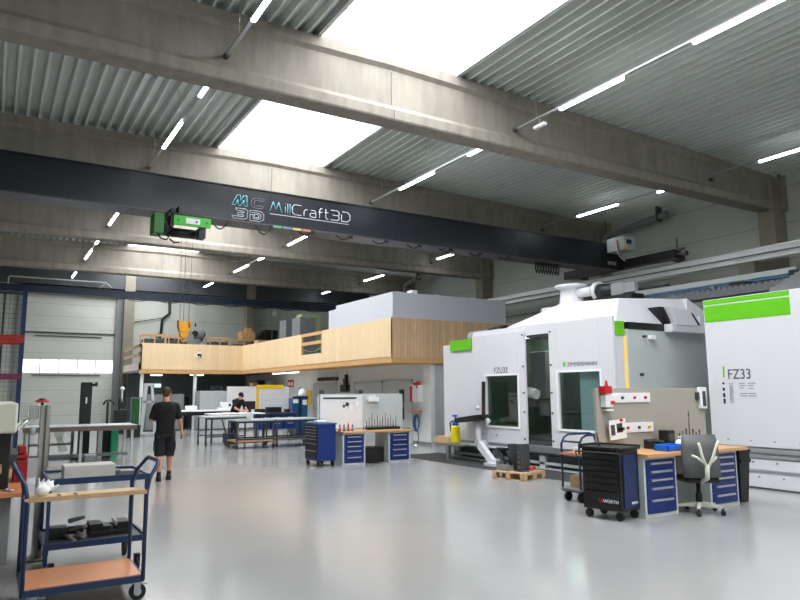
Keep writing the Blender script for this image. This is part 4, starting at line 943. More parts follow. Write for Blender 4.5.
tag(MB().box(8.05, 8.35, 14.8, 14.9, 1.44, 1.55).box(8.1, 8.14, 14.8, 14.86, 1.55, 1.6).box(8.2, 8.26, 14.8, 14.86, 1.55, 1.6).build('tool_shelf', M_PAPER), 'small white holder hooked on the panel behind the middle workbench', 'holder')
th = thing('tool_holder_rack', 'long black rack of upright milling tools on the middle workbench', 'tool rack', (8.25, 14.45, .77))
box(7.75, 8.70, 14.36, 14.52, .77, .83).build('block', M_BLACK, th)
for i in range(12):
    x = 7.80+.075*i; h = .12+.22*((i*7) % 5)/5
    MB().cyl((x, 14.44, .83), (x, 14.44, .87), .02, n=8).cyl((x, 14.44, .87), (x, 14.44, .87+h), .009, n=6).build('milling_tool', M_STEELD if i % 2 else M_DGREY, th)
for i in range(4):
    x = 7.02+.11*i; b = thing('tool_arbor', ('short brass arbor next to the blue cabinet', 'second short arbor from the left', 'dark arbor with raised tip', 'rightmost short arbor on the bench')[i]+', on the middle workbench', 'tool', (x, 14.3, .77), 'arbors on the middle workbench')
    MB().lathe((x, 14.3, .77), [(.035, 0), (.035, .03), (.015, .05), (.02, .12), (.008, .17+.03*(i == 2))], 10).build('arbor_body', M_STEELD if i % 2 else M_REDRACK, b)
jr = MB().cyl((7.66, 14.3, .77), (7.7, 14.3, .93), .02, n=8).box(7.6, 7.72, 14.25, 14.35, .77, .79); tag(jr.build('dial_gauge', M_ALU), 'small silver gauge stand left of the black tool rack', 'gauge')
# lamp with hose at the right end
lm = thing('bench_lamp', 'black gooseneck lamp at the right end of the middle workbench', 'lamp', (9.12, 14.6, 0))
MB().tube([(9.12, 14.6, .72), (9.3, 14.5, .68), (9.3, 14.45, .5), (9.2, 14.4, .35)], .012, 6).build('gooseneck', M_BLACK, lm); MB().cyl((9.2, 14.4, .36), (9.14, 14.38, .30), .03, .07, 12).build('lamp_head', M_PAPER, lm); MB().box(9.08, 9.14, 14.58, 14.93, .68, .76).build('clamp', M_BLACK, lm)
# blue roller tool chest left of the bench
bt = thing('tool_chest', 'blue roller tool chest with black drawers beside the middle workbench', 'tool cabinet', (6.62, 14.5, 0), rotz=math.radians(2))
MB().box(-.23, .23, -.33, .33, .13, .94).build('body', M_BLUE, bt, .01)
z = .90
for h in (.07, .07, .07, .07, .10, .16, .18):
    d = box(-.245, -.228, -.30, .30, z-h+.008, z).build('drawer', M_BLACK, bt); MB().box(-.26, -.245, -.28, .28, z-.02, z-.008).build('handle', M_ALU, d); z -= h
MB().box(-.25, .25, -.35, .35, .94, .975).build('top_tray', M_TEAL, bt, .01)
for x, y in ((-.18, -.27), (.18, -.27), (-.18, .27), (.18, .27)): MB().cyl((x-.02, y, .06), (x+.02, y, .06), .06, n=14).box(x-.03, x+.03, y-.02, y+.02, .07, .13).build('caster', M_BLACK, bt)
tag(box(6.52, 6.75, 14.45, 14.7, .975, 1.02).build('cleaning_cloth', M_PAPER, bevel=.02), 'white folded cloth on the blue roller tool chest', 'cloth')
# on the workshop wall
fb = thing('first_aid_cabinet', 'white wall cabinet with red sides right of the grey doors', 'cabinet', (11.75, 18.2, 1.42))
box(11.66, 11.86, 17.95+.2, 18.60, 1.35, 1.88).build('cabinet_box', M_PAPER, fb, .008); MB().box(11.655, 11.67, 18.48, 18.62, 1.34, 1.86).box(11.66, 11.78, 18.16, 18.24, 1.78, 2.0).box(11.66, 11.75, 18.3, 18.42, 1.88, 1.96).build('red_sign', M_RED, fb)
ws = thing('wall_shelf', 'narrow wooden wall shelf below the red and white cabinet', 'shelf', (11.72, 18.3, 1.0)); box(11.6, 11.86, 18.17, 18.72, 1.02, 1.06).build('board', M_BEECHR, ws)
hs = thing('hose_coil', 'green hose coiled on the wall under the wooden shelf', 'hose', (11.8, 18.45, .5))
m = MB()
for k in range(3): m.tube([(11.80-.02*k, 18.42+(.12+.015*k)*math.sin(2*PI*i/16), .68+(.22+.02*k)*math.cos(2*PI*i/16)) for i in range(17)], .018, 6)
m.build('hose_loops', M_TEAL, hs)
MB().box(11.78, 11.86, 18.38, 18.46, .9, .96).build('hook', M_STEEL, hs)
wl = thing('wall_valve_row', 'row of dark pipe valves on the wall above the grey double door', 'valves', (11.8, 25.2, 2.12))
m = MB().cyl((11.8, 24.2, 2.2), (11.8, 26.2, 2.2), .02, n=6)
for i in range(6): m.box(11.74, 11.86, 24.3+i*.33, 24.44+i*.33, 2.14, 2.28)
m.build('valve_pipe', M_DGREY, wl)
db = thing('wall_tool_holder', 'black upright holder fixed high on the wall between the grey doors', 'holder', (11.8, 23.6, 1.7))
MB().box(11.68, 11.86, 23.3, 23.8, 1.68, 1.95).box(11.74, 11.82, 23.42, 23.54, 1.95, 2.35).box(11.74, 11.82, 23.6, 23.66, 1.95, 2.2).build('holder_body', M_BLACK, db)
fx = thing('fire_extinguisher_sign', 'small red square sign high on the workshop wall', 'sign', (11.84, 28.6, 1.9)); MB().box(11.835, 11.86, 28.95, 29.65, 1.92, 2.24).build('sign_plate', M_RED, fx)
for i in range(2): MB().box(11.83, 11.836, 29.02+.32*i, 29.24+.32*i, 1.98, 2.14).build('symbol', M_PAPER, fx)

# ================================================================== PEOPLE
def skin_mesh(name, shapes, material, parent, voxel=0.012, label=None, smooth=4):
    m = MB()
    for s_ in shapes:
        if s_[0] == 'c': m.capsule(s_[1], s_[2], s_[3], s_[4])
        elif s_[0] == 'b': m.ball(s_[1], s_[2])
        elif s_[0] == 'x': m.box(*s_[1])
        elif s_[0] == 'l':     # ring loft: list of (centre, rx, ry)
            n = 20; vs = []
            for c, rx, ry in s_[1]:
                for k in range(n):
                    t = 2*PI*k/n; ct, st = math.cos(t), math.sin(t)
                    vs.append((c[0]+rx*math.copysign(abs(ct)**.8, ct), c[1]+ry*math.copysign(abs(st)**.8, st), c[2]))
            fs = [tuple(range(n-1, -1, -1)), tuple(range(len(vs)-n, len(vs)))]
            for i in range(len(s_[1])-1):
                for k in range(n): fs.append((i*n+k, i*n+(k+1) % n, (i+1)*n+(k+1) % n, (i+1)*n+k))
            m.add(vs, fs, True)
    o = m.build(name, material, parent, label=label)
    r = o.modifiers.new('remesh', 'REMESH'); r.mode = 'VOXEL'; r.voxel_size = voxel; r.use_smooth_shade = True
    sm = o.modifiers.new('smooth', 'SMOOTH'); sm.iterations = smooth; sm.factor = .5
    dg = bpy.context.evaluated_depsgraph_get(); ev = o.evaluated_get(dg); me = bpy.data.meshes.new_from_object(ev)
    o.modifiers.clear(); old = o.data; o.data = me; bpy.data.meshes.remove(old)
    return o

def hand(wr, el, side, curl=.5, r=.0088, facing=0):
    """palm and five fingers continuing from elbow->wrist direction"""
    wr = Vector(wr); d = (wr-Vector(el)).normalized(); out = Vector((0, 1, 0))       # fingers spread along y (thumb forward)
    out = (out-d*out.dot(d)).normalized(); inw = d.cross(out)*(-side)
    if inw.x*side > 0: inw = -inw
    sh = []
    p = wr+d*.045
    for k in (-1, 0, 1): sh.append(('c', wr+d*.01+out*.012*k, wr+d*.085+out*.024*k, .019, .014))
    for k, L in ((-1.5, .058), (-.5, .070), (.5, .078), (1.5, .070)):
        a = wr+d*.085+out*.021*k; b = a+d*L*.45+inw*.006; c = b+(d*(1-curl)+inw*curl).normalized()*L*.33; e = c+(d*(1-curl*1.5)+inw*curl*1.3).normalized()*L*.3
        sh += [('c', a, b, r*1.05, r), ('c', b, c, r, r*.92), ('c', c, e, r*.92, r*.8)]
    t0 = wr+d*.02+out*.025; t1 = t0+d*.035+out*.022+inw*.012; t2 = t1+d*.03+inw*.01
    sh += [('c', t0, t1, .014, .011), ('c', t1, t2, .011, .009)]
    return sh

def head_shapes(c, yawv=0.0, pitch=0.0):
    """head facing +y in its own frame, turned by yaw; c = centre of the skull"""
    c = Vector(c); R = Matrix.Rotation(yawv, 3, 'Z') @ Matrix.Rotation(pitch, 3, 'X')
    def q(x, y, z): return c+R @ Vector((x, y, z))
    return [('b', tuple(q(0, -.012, .02)), (.078, .094, .098)), ('c', q(0, .02, -.03), q(0, .045, -.085), .062, .038), ('b', tuple(q(0, .06, -.02)), (.05, .035, .07)),
            ('c', q(0, .088, .0), q(0, .108, -.028), .010, .014), ('c', q(-.022, .088, -.058), q(.022, .088, -.058), .008, .008),
            ('c', q(.078, -.005, .01), q(.082, -.012, -.025), .013, .009), ('c', q(-.078, -.005, .01), q(-.082, -.012, -.025), .013, .009),
            ('c', q(0, -.01, -.04), q(0, -.02, -.13), .058, .06)], q

def person_walker():
    P = thing('person', 'man in black T-shirt and dark shorts walking away across the hall', 'person', (2.98, 13.8, 0), rotz=math.radians(-8))
    # joints (local, facing +y)
    hip = {1: (.095, 0, .90), -1: (-.095, 0, .90)}
    kn = {1: (.10, .05, .50), -1: (-.095, .01, .50)}
    an = {1: (.105, .10, .095), -1: (-.095, -.10, .10)}
    sh = {1: (.188, 0, 1.42), -1: (-.188, 0, 1.42)}
    el = {1: (.265, -.04, 1.15), -1: (-.265, .04, 1.16)}
    wr = {1: (.315, .07, .915), -1: (-.08, .24, 1.16)}
    S_ = [('l', [((0, 0, .86), .15, .10), ((0, 0, .95), .158, .11), ((0, 0, 1.05), .148, .10), ((0, 0, 1.2), .165, .11), ((0, 0, 1.35), .185, .115), ((0, 0, 1.43), .17, .10), ((0, 0, 1.49), .09, .07), ((0, 0, 1.53), .06, .06)])]
    for s in (1, -1):
        S_ += [('c', hip[s], kn[s], .085, .055), ('c', kn[s], (an[s][0], an[s][1]-.01, .32), .055, .055), ('c', (kn[s][0], kn[s][1]-.015, .42), (an[s][0], an[s][1]-.015, .30), .056, .048), ('c', (an[s][0], an[s][1]-.01, .32), an[s], .048, .034),
               ('c', an[s], (an[s][0], an[s][1]+.13, .04), .036, .03), ('c', sh[s], el[s], .055, .043), ('c', el[s], wr[s], .043, .028)]
        S_ += hand(wr[s], el[s], s, .45)
    hs_, q = head_shapes((0, .01, 1.665), math.radians(-14), math.radians(-8)); S_ += hs_
    skin_mesh('body', S_, M_SKIN, P, .008)
    # hair
    hr = [('b', tuple(q(0, -.024, .036)), (.085, .095, .098)), ('b', tuple(q(0, -.055, -.015)), (.070, .055, .065))]
    skin_mesh('hair', hr, M_HAIR, P, .008)
    # eyes are turned away, built as small pieces of the face
    for s in (1, -1): MB().ball(tuple(q(.03*s, .078, .0)), .011, 10, 6).build('eye', M_PAPER, P)
    T = [('l', [((0, 0, .84), .172, .125), ((0, 0, .95), .176, .13), ((0, 0, 1.08), .172, .125), ((0, 0, 1.22), .188, .135), ((0, 0, 1.36), .208, .14), ((0, 0, 1.445), .19, .12), ((0, 0, 1.50), .10, .085), ((0, 0, 1.515), .075, .075)])]
    for s in (1, -1): T += [('c', (sh[s][0]*.7, 0, 1.425), (sh[s][0]*.98, -.0, 1.415), .078, .076), ('c', (sh[s][0]*1.0, 0, 1.415), tuple(Vector(sh[s]).lerp(Vector(el[s]), .78)), .072, .064)]
    skin_mesh('t_shirt', T, M_CLOTH, P, .011)
    Q = [('l', [((0, 0, .80), .165, .12), ((0, 0, .88), .172, .125), ((0, 0, .96), .165, .12)])]
    for s in (1, -1): Q += [('c', (hip[s][0], hip[s][1], .88), tuple(Vector(hip[s]).lerp(Vector(kn[s]), .85)), .105, .092), ('l', [((kn[s][0], kn[s][1], .46), .09, .095), ((kn[s][0]*.98, kn[s][1], .6), .095, .10)])]
    sho = skin_mesh('shorts', Q, M_SHORTS, P, .011)
    for s in (1, -1):
        mm = MB().box(hip[s][0]+s*.09, hip[s][0]+s*.115, -.05, .06, .56, .76); mm.build('side_pocket', M_DGREY, sho, .01)
        skin_mesh('sock', [('c', (an[s][0], an[s][1]-.005, .16), (an[s][0], an[s][1], .10), .042, .04)], M_CLOTH, P, .009)
        skin_mesh('shoe', [('c', (an[s][0], an[s][1]-.03, .05), (an[s][0], an[s][1]+.16, .042), .05, .042), ('c', (an[s][0], an[s][1]-.02, .04), (an[s][0], an[s][1]-.0, .10), .05, .046), ('x', (an[s][0]-.045, an[s][0]+.045, an[s][1]-.07, an[s][1]+.19, .0, .02))], M_RUBBER, P, .009)
    belt = MB(); n = 24
    for i in range(n):
        a = 2*PI*i/n; b = 2*PI*(i+1)/n
        belt.add([(.180*math.cos(t), .134*math.sin(t), z) for z in (.85, .89) for t in (a, b)], [(0, 1, 3, 2)])
    belt.build('belt', M_RUBBER, P)
    for s, x in ((1, .13), (-1, -.14)): MB().box(x-.03, x+.03, -.15, -.10, .80, .88).build('belt_pouch', M_RUBBER, P, .01)
person_walker()

def person_worker():
    P = thing('person', 'man in dark cap and black T-shirt bending over a table at the back', 'person', (7.62, 24.2, 0), rotz=math.radians(205))
    hip = {1: (.09, 0, .90), -1: (-.09, 0, .90)}; kn = {1: (.11, .05, .49), -1: (-.10, .03, .49)}; an = {1: (.13, -.02, .09), -1: (-.12, -.03, .09)}
    sh = {1: (.19, .20, 1.36), -1: (-.19, .20, 1.36)}; el = {1: (.25, .32, 1.12), -1: (-.25, .32, 1.12)}; wr = {1: (.15, .52, 1.03), -1: (-.14, .52, 1.03)}
    S_ = [('c', (0, 0, .92), (0, .08, 1.12), .14, .135), ('c', (0, .08, 1.12), (0, .18, 1.32), .135, .15), ('c', sh[1], sh[-1], .07, .07), ('c', (0, .2, 1.38), (0, .27, 1.47), .06, .055)]
    for s in (1, -1):
        S_ += [('c', hip[s], kn[s], .085, .055), ('c', kn[s], an[s], .055, .035), ('c', an[s], (an[s][0], an[s][1]+.14, .04), .036, .03), ('c', sh[s], el[s], .052, .042), ('c', el[s], wr[s], .042, .028)]
        S_ += hand(wr[s], el[s], s, .4)
    hs_, q = head_shapes((0, .32, 1.55), 0, math.radians(-28)); S_ += hs_
    skin_mesh('body', S_, M_SKIN, P, .010)
    for s in (1, -1): MB().ball(tuple(q(.03*s, .086, .0)), .012, 10, 6).build('eye', M_HAIR, P)
    skin_mesh('cap', [('b', tuple(q(0, -.018, .05)), (.09, .105, .09)), ('c', q(-.04, .09, .045), q(.04, .09, .045), .02, .02), ('c', q(-.03, .12, .04), q(.03, .12, .04), .015, .015)], M_CLOTH, P, .01)
    T = [('c', (0, 0, .95), (0, .08, 1.12), .155, .155), ('c', (0, .08, 1.12), (0, .18, 1.32), .155, .165), ('c', sh[1], sh[-1], .085, .085)]
    for s in (1, -1): T += [('c', sh[s], tuple(Vector(sh[s]).lerp(Vector(el[s]), .7)), .08, .065)]
    skin_mesh('t_shirt', T, M_CLOTH, P, .012)
    Q = [('c', (-.05, 0, .92), (.05, 0, .92), .14, .14)]
    for s in (1, -1): Q += [('c', hip[s], kn[s], .10, .08), ('c', kn[s], (an[s][0], an[s][1], .12), .08, .065)]
    skin_mesh('trousers', Q, M_TROUS, P, .012)
    for s in (1, -1): skin_mesh('shoe', [('c', (an[s][0], an[s][1]-.03, .05), (an[s][0], an[s][1]+.16, .042), .052, .044), ('x', (an[s][0]-.045, an[s][0]+.045, an[s][1]-.07, an[s][1]+.19, .0, .02))], M_RUBBER, P, .01)
person_worker()

# ================================================================== LEFT FOREGROUND
# blue shelf trolley in front
A = thing('shelf_trolley', 'blue tubular trolley with wooden bottom deck and narrow wooden top ledge, nearest the camera', 'cart', (.75, 6.35, 0))
ax0, ax1, ay0, ay1 = .30, 1.17, 6.02, 6.68
m = MB()
def U(x, y0, y1, lean):
    pts = [(x, y0, .16), (x, y0, .86), (x+lean*.3, y0+.02, .98), (x+lean, y0+.07, 1.07), (x+lean*1.2, y0+.12, 1.10), (x+lean*1.2, y1-.12, 1.10), (x+lean, y1-.07, 1.07), (x+lean*.3, y1-.02, .98), (x, y1, .86), (x, y1, .16)]
    return pts
m.tube(U(ax1, ay0, ay1, .09), .017, 10); m.tube(U(ax0, ay0, ay1, -.08), .017, 10)
m.build('tube_frame', M_NAVY, A)
MB().box(ax0, ax1, ay0-.01, ay0+.01, .15, .20).box(ax0, ax1, ay1-.01, ay1+.01, .15, .20).box(ax0-.01, ax0+.01, ay0, ay1, .15, .20).box(ax1-.01, ax1+.01, ay0, ay1, .15, .20).build('deck_frame', M_NAVY, A)
box(ax0+.01, ax1-.01, ay0+.01, ay1-.01, .18, .205).build('bottom_deck', M_BEECHR, A)
MB().box(ax0-.02, ax1+.0, ay0-.02, ay0+.22, .86, .88).build('top_ledge', M_BEECHL, A)
MB().box(ax0, ax1, ay0-.022, ay0-.018, .85, .885).build('ledge_edge', M_PALLET, A)
m = MB()
for x in (.52, .64):
    for k in range(3): m.cyl((x, ay0+.04+.05*k, .879), (x, ay0+.04+.05*k, .8815), .016, n=12)
m.build('tool_hole', mat('hole_brown', (.35, .24, .16), .8), A)
for x, y in ((ax0+.06, ay0+.05), (ax1-.06, ay0+.05), (ax0+.06, ay1-.05), (ax1-.06, ay1-.05)):
    x += .03
    c = MB().cyl((x, y-.018, .065), (x, y+.018, .065), .065, n=20).build('wheel', M_RUBBER, A)
    MB().cyl((x, y-.022, .065), (x, y+.022, .065), .03, n=14).box(x-.03, x+.02, y-.03, y-.024, .05, .14).box(x-.03, x+.02, y+.024, y+.03, .05, .14).box(x-.055, x+.03, y-.04, y+.04, .135, .15).box(x+.03, x+.075, y-.02, y+.02, .118, .13).build('wheel_fork', M_ALU, c)
gl = thing('work_gloves', 'pair of crumpled whitish work gloves at the left end of the wooden ledge', 'gloves', (.42, 6.10, .88))
g_ = [('b', (.40, 6.10, .925), (.055, .05, .045)), ('b', (.44, 6.13, .955), (.045, .04, .04))]
for i in range(4): g_.append(('c', (.40+.02*i-.03, 6.10+.01*i, .95), (.37+.035*i, 6.07+.02*i, 1.02-.01*i), .013, .010))
g_.append(('c', (.46, 6.1, .93), (.51, 6.08, .96), .013, .01))
skin_mesh('glove_fabric', g_, M_PAPER, gl, .008)
# second trolley behind
B = thing('tray_trolley', 'blue-framed trolley with dark trays behind the wooden ledge trolley', 'cart', (.95, 7.4, 0))
bx0, bx1, by0, by1 = .52, 1.36, 7.02, 7.82
m = MB()
for x in (bx0, bx1):
    for y in (by0, by1): m.box(x-.015, x+.015, y-.015, y+.015, .14, .90)
m.build('post', M_NAVY, B)
for z in (.30, .87):
    tr = MB().box(bx0-.02, bx1+.02, by0-.02, by0, z-.02, z+.035).box(bx0-.02, bx1+.02, by1, by1+.02, z-.02, z+.035).box(bx0-.02, bx0, by0, by1, z-.02, z+.035).box(bx1, bx1+.02, by0, by1, z-.02, z+.035).build('tray_rim', M_NAVY, B)
    box(bx0, bx1, by0, by1, z-.005, z+.012).build('tray_sheet', M_DGREY if z < .5 else M_STEEL, B, label='dark rubber sheet' if z < .5 else 'metal sheet')
for x, y in ((bx0+.05, by0+.05), (bx1-.05, by0+.05), (bx0+.05, by1-.05), (bx1-.05, by1-.05)):
    MB().cyl((x-.018, y, .065), (x+.018, y, .065), .065, n=16).box(x-.026, x+.026, y-.03, y+.03, .09, .15).build('wheel', M_RUBBER, B)
blk = MB().box(.64, 1.09, 7.15, 7.45, .883, 1.0); tag(blk.build('steel_block', mat('machined_block', (.80, .79, .76), .38, metal=.25, noise=.06, scale=6), bevel=.004), 'large bright machined metal block on the upper tray of the rear trolley', 'metal block')
tag(box(.86, .97, 7.56, 7.68, .883, 1.06).build('spacer_block', M_GREY, bevel=.004), 'small grey metal block standing behind the large bright block', 'metal block')
cl_ = thing('caliper_set', 'flat grey clamp tools on the right end of the upper tray', 'tool', (1.2, 7.3, .883)); MB().box(1.12, 1.33, 7.2, 7.26, .883, .92).box(1.10, 1.14, 7.16, 7.30, .883, .94).box(1.15, 1.32, 7.34, 7.38, .883, .91).build('bar', M_STEELD, cl_, .004); MB().cyl((1.3, 7.23, .92), (1.3, 7.23, .945), .02, n=10).build('knob', M_BLACK, cl_)
vs_ = thing('machine_vise', 'black machine vise on the right of the lower dark tray', 'vise', (1.08, 7.4, .312))
MB().box(.90, 1.26, 7.25, 7.5, .312, .36).box(.90, 1.02, 7.25, 7.5, .36, .43).box(1.14, 1.26, 7.25, 7.5, .36, .43).box(1.02, 1.1, 7.27, 7.48, .36, .40).build('vise_body', M_BLACK, vs_, .006); MB().cyl((.84, 7.37, .39), (.92, 7.37, .39), .018, n=10).box(1.13, 1.15, 7.25, 7.5, .40, .445).build('spindle', M_STEEL, vs_)
vt = thing('angle_grinder', 'black hand tool with grey handle on the left of the lower dark tray', 'tool', (.68, 7.3, .312))
MB().box(.56, .72, 7.3, 7.48, .312, .42).cyl((.72, 7.4, .37), (.86, 7.42, .36), .035, n=12).build('motor_body', M_BLACK, vt, .01); MB().cyl((.70, 7.30, .34), (.76, 7.08, .33), .016, n=10).cyl((.80, 7.33, .345), (.85, 7.2, .34), .024, n=10).cyl((.74, 7.5, .44), (.88, 7.56, .46), .022, n=10).build('side_handle', M_GREY, vt)
# machine at the left edge
lmach = thing('measuring_machine', 'beige machine housing with black opening and grey cabinet cut by the left frame edge', 'machine', (-.6, 8.0, 0))
box(-1.6, .22, 7.02, 9.0, .20, .79).build('base_cabinet', M_STEELD, lmach, .01).data.materials[0] = M_GREY
box(-1.6, .15, 7.2, 9.0, 0, .20).build('plinth', M_BLACK, lmach)
box(-1.6, .34, 6.85, 9.0, .79, .83).build('wooden_table', M_BEECHR, lmach, .004)
box(-1.6, .225, 6.98, 8.6, 1.33, 1.60).build('beige_hood', M_BEIGE, lmach, .02)
box(-1.6, .19, 7.06, 8.6, .84, 1.33).build('black_front', M_BLACK, lmach, .01)
box(-.02, .13, 7.04, 7.06, .98, 1.06).build('type_plate', M_PALLET, lmach)
box(.19, .26, 7.3, 8.2, 1.02, 1.12).build('side_bracket', M_DGREY, lmach)
m = MB().box(.24, .36, 7.62, 7.95, .83, 1.04).box(.27, .34, 7.62, 7.9, 1.10, 1.17).box(.24, .36, 7.62, 7.9, 1.05, 1.09); m.build('red_unit', mat('dark_red', (.62, .10, .12), .45, noise=.1), lmach, .01)
_s = len(bpy.data.objects)
pipes = thing('steel_column', 'vertical bright steel column with bevelled head left of the trolleys', 'column', (.46, 7.7, 0))
MB().box(.42, .455, 7.64, 7.76, .0, 1.56).box(.475, .51, 7.64, 7.76, 0, 1.56).box(.42, .51, 7.74, 7.78, 0, 1.56).build('profile', M_STEEL, pipes)
MB().box(.38, .56, 7.55, 7.85, 0, .02).build('foot_plate', M_STEELD, pipes)
MB().lathe((.43, 7.68, 1.59), [(.06, 0), (.065, .008), (.065, .018), (.05, .024)], 20).build('red_handwheel', M_RED, pipes); MB().cyl((.43, 7.68, .9), (.43, 7.68, 1.61), .012, n=8).lathe((.43, 7.68, 1.612), [(.05, 0), (.02, .02)], 16).build('spindle', M_BLACK, pipes)
MB().box(.30, .40, 7.62, 7.8, 1.42, 1.56).cyl((.39, 7.65, 1.45), (.27, 7.62, 1.36), .022, n=10).cyl((.30, 7.64, 1.40), (.20, 7.62, 1.33), .035, n=10).build('clamp_arm', M_CHROME, pipes, .01)
MB().lathe((.36, 7.69, 1.26), [(.02, 0), (.035, .01), (.035, .07), (.02, .08)], 12).box(.33, .42, 7.6, 7.64, .83, 1.02).build('feed_unit', M_LGREY, pipes)
pipes.location.x += .045; pipes.location.y += .36
sc2 = thing('swarf_tools', 'scatter of small steel parts on the machine table at the left edge', 'metal parts', (.1, 6.95, .83)); sc2['kind'] = 'stuff'
m = MB()
for i in range(26):
    x = -.25+.52*random.random(); y = 6.88+.12*random.random(); a = random.random()*3; l = .02+.03*random.random()
    m.cyl((x, y, .838), (x+l*math.cos(a), y+l*math.sin(a), .84+.012*random.random()), .007+.006*random.random(), n=6)
m.build('small_parts', M_STEEL, sc2)

# long table further back, left
tl = thing('long_table', 'long dark-edged table on thin metal legs in front of the sectional door', 'table', (2.2, 18.6, 0))
box(.7, 3.20, 18.0, 19.2, .84, .90).build('tabletop', M_PAPER, tl).data.materials[0] = M_LGREY
MB().box(.7, 3.2, 17.985, 18.0, .78, .885).build('edge_strip', M_DGREY, tl).data.materials[0] = mat('table_edge', (.42, .36, .32), .6)
for x, y in ((.8, 18.1), (3.1, 18.05), (3.1, 19.1), (.8, 19.1), (1.95, 18.1)): MB().box(x-.03, x+.03, y-.03, y+.03, 0, .84).build('leg', M_LGREY, tl)
MB().box(.8, 3.1, 18.55, 18.65, .12, .2).build('stretcher', M_GREY, tl)
bc = thing('black_pillar', 'tall black machine pillar with side lever standing behind the long table', 'column', (2.17, 19.5, 0))
MB().box(2.03, 2.29, 19.38, 19.62, 0, 1.97).build('pillar_body', M_BLACK, bc, .01); MB().cyl((2.29, 19.45, 1.9), (2.40, 19.45, 1.9), .035, n=12).box(2.36, 2.42, 19.42, 19.48, 1.86, 1.97).build('side_lever', M_BLACK, bc); MB().box(2.14, 2.18, 19.375, 19.38, 1.42, 1.58).build('label_plate', M_PAPER, bc)
MB().box(1.9, 2.42, 19.3, 19.8, 0, .06).build('base', M_BLACK, bc)
st = thing('tripod_stand', 'thin black stand with forked top right of the black pillar', 'stand', (2.72, 19.6, 0))
MB().cyl((2.72, 19.6, .0), (2.72, 19.6, 1.45), .035, n=10).box(2.5, 2.95, 19.5, 19.7, 0, .7).build('post', M_BLACK, st); MB().tube([(2.6, 19.6, 1.38), (2.66, 19.6, 1.47), (2.74, 19.6, 1.5), (2.84, 19.6, 1.46), (2.88, 19.6, 1.38)], .025, 8).build('fork', M_BLACK, st)
tag(box(2.80, 2.97, 19.25, 19.42, 0, .78).build('mint_panel', M_MINT), 'mint green panel standing below the long table', 'panel')
tag(box(2.48, 2.58, 19.25, 19.35, 0, .78).build('white_board', M_PAPER), 'narrow white board between the black pillar and the mint green panel', 'panel')
gp = thing('tied_plant_wire', 'green crossed wires hanging below the long table', 'wires', (1.45, 18.3, .3))
m = MB()
for i in range(7): m.tube([(1.30+.05*i, 18.2, .92), (1.42+.02*i, 18.1, .6), (1.5+.03*i, 18.2, .3)], .006, 5)
m.build('wire', M_DKGREEN, gp)
tw = thing('steel_shelf_frame', 'low grey shelving with small windows under the long table', 'shelf', (1.2, 19.9, 0)); MB().box(.9, 1.95, 19.7, 20.1, 0, .05).box(.9, 1.95, 19.7, 20.1, .35, .39).box(.9, .94, 19.7, 20.1, 0, .8).box(1.91, 1.95, 19.7, 20.1, 0, .8).box(1.35, 1.39, 19.7, 20.1, 0, .8).box(.9, 1.95, 19.7, 20.1, .76, .8).build('frame', M_GREY, tw)
# pallet rack at the left edge, with mesh back
rk = thing('pallet_rack', 'blue pallet rack with orange-red and magenta beams at the left edge', 'rack', (-.8, 24.6, 0))
m = MB()
for x in (-3.2, .76):
    for y in (24.0, 25.1): m.box(x-.05, x+.05, y-.04, y+.04, 0, 5.0)
    for k in range(6): m.tube([(x, 24.04, .3+.75*k), (x, 25.06, .3+.75*k+(.6 if k % 2 else .3))], .015, 5)
m.build('upright', M_NAVY, rk)
for z in (3.26,): MB().box(-3.2, .80, 23.95, 24.05, z, z+.24).box(-3.2, .8, 25.06, 25.14, z, z+.24).build('beam', M_REDRACK, rk, label='orange-red beam')
MB().box(-3.2, .80, 23.95, 24.05, 2.13, 2.30).box(-3.2, .8, 25.06, 25.14, 2.13, 2.3).build('beam', M_PINKRACK, rk, label='magenta beam')
m = MB()
for i in range(34): x = -3.15+.117*i; m.box(x-.004, x+.004, 25.14, 25.148, .3, 4.95)
for i in range(30): z = .35+.157*i; m.box(-3.2, .76, 25.148, 25.156, z-.004, z+.004)
m.box(-3.2, .76, 25.13, 25.16, 3.52, 3.58).box(-3.2, .76, 25.13, 25.16, 4.92, 4.97)
for x in (.20,): m.box(x-.03, x+.03, 25.13, 25.17, 0, 4.95)
m.build('mesh_back', M_MESH, rk)
tag(box(-1.2, -.2, 24.15, 25.0, .02, 1.0).build('storage_crate', M_DGREY), 'dark crate on the floor inside the pallet rack', 'crate')
# green things in the corner beside the door
gc = thing('green_curtain_rack', 'green curtain strips on a stand beside the sectional door', 'curtain', (4.9, 30, 0))
for i in range(3): MB().prism([(5.12+.10*i, 30.0), (5.13+.10*i, 30.04), (5.20+.10*i, 30.02), (5.19+.10*i, 29.97)], 'z', .25, 1.45).build('strip', mat('strip_green', (.13, .42, .22), .6, noise=.1), gc)
MB().box(5.05, 5.5, 30.05, 30.1, 1.45, 1.5).box(5.05, 5.09, 30.05, 30.1, 0, 1.5).box(5.46, 5.5, 30.05, 30.1, 0, 1.5).build('stand', M_GREY, gc)
eq = thing('compressor_unit', 'dark compressor unit with a white lamp left of the green strips', 'equipment', (4.7, 30.4, 0))
MB().box(4.45, 4.95, 30.2, 30.7, 0, 1.0).cyl((4.75, 30.3, 1.2), (4.75, 30.5, 1.2), .12, n=16).box(4.6, 4.7, 30.3, 30.4, .9, 1.5).build('unit_body', M_BLACK, eq, .02); MB().cyl((4.75, 30.4, 1.2), (4.75, 30.4, 1.8), .03, n=8).lathe((4.75, 30.4, 1.8), [(.03, 0), (.12, .05), (.05, .15)], 12).build('lamp', M_PAPER, eq)
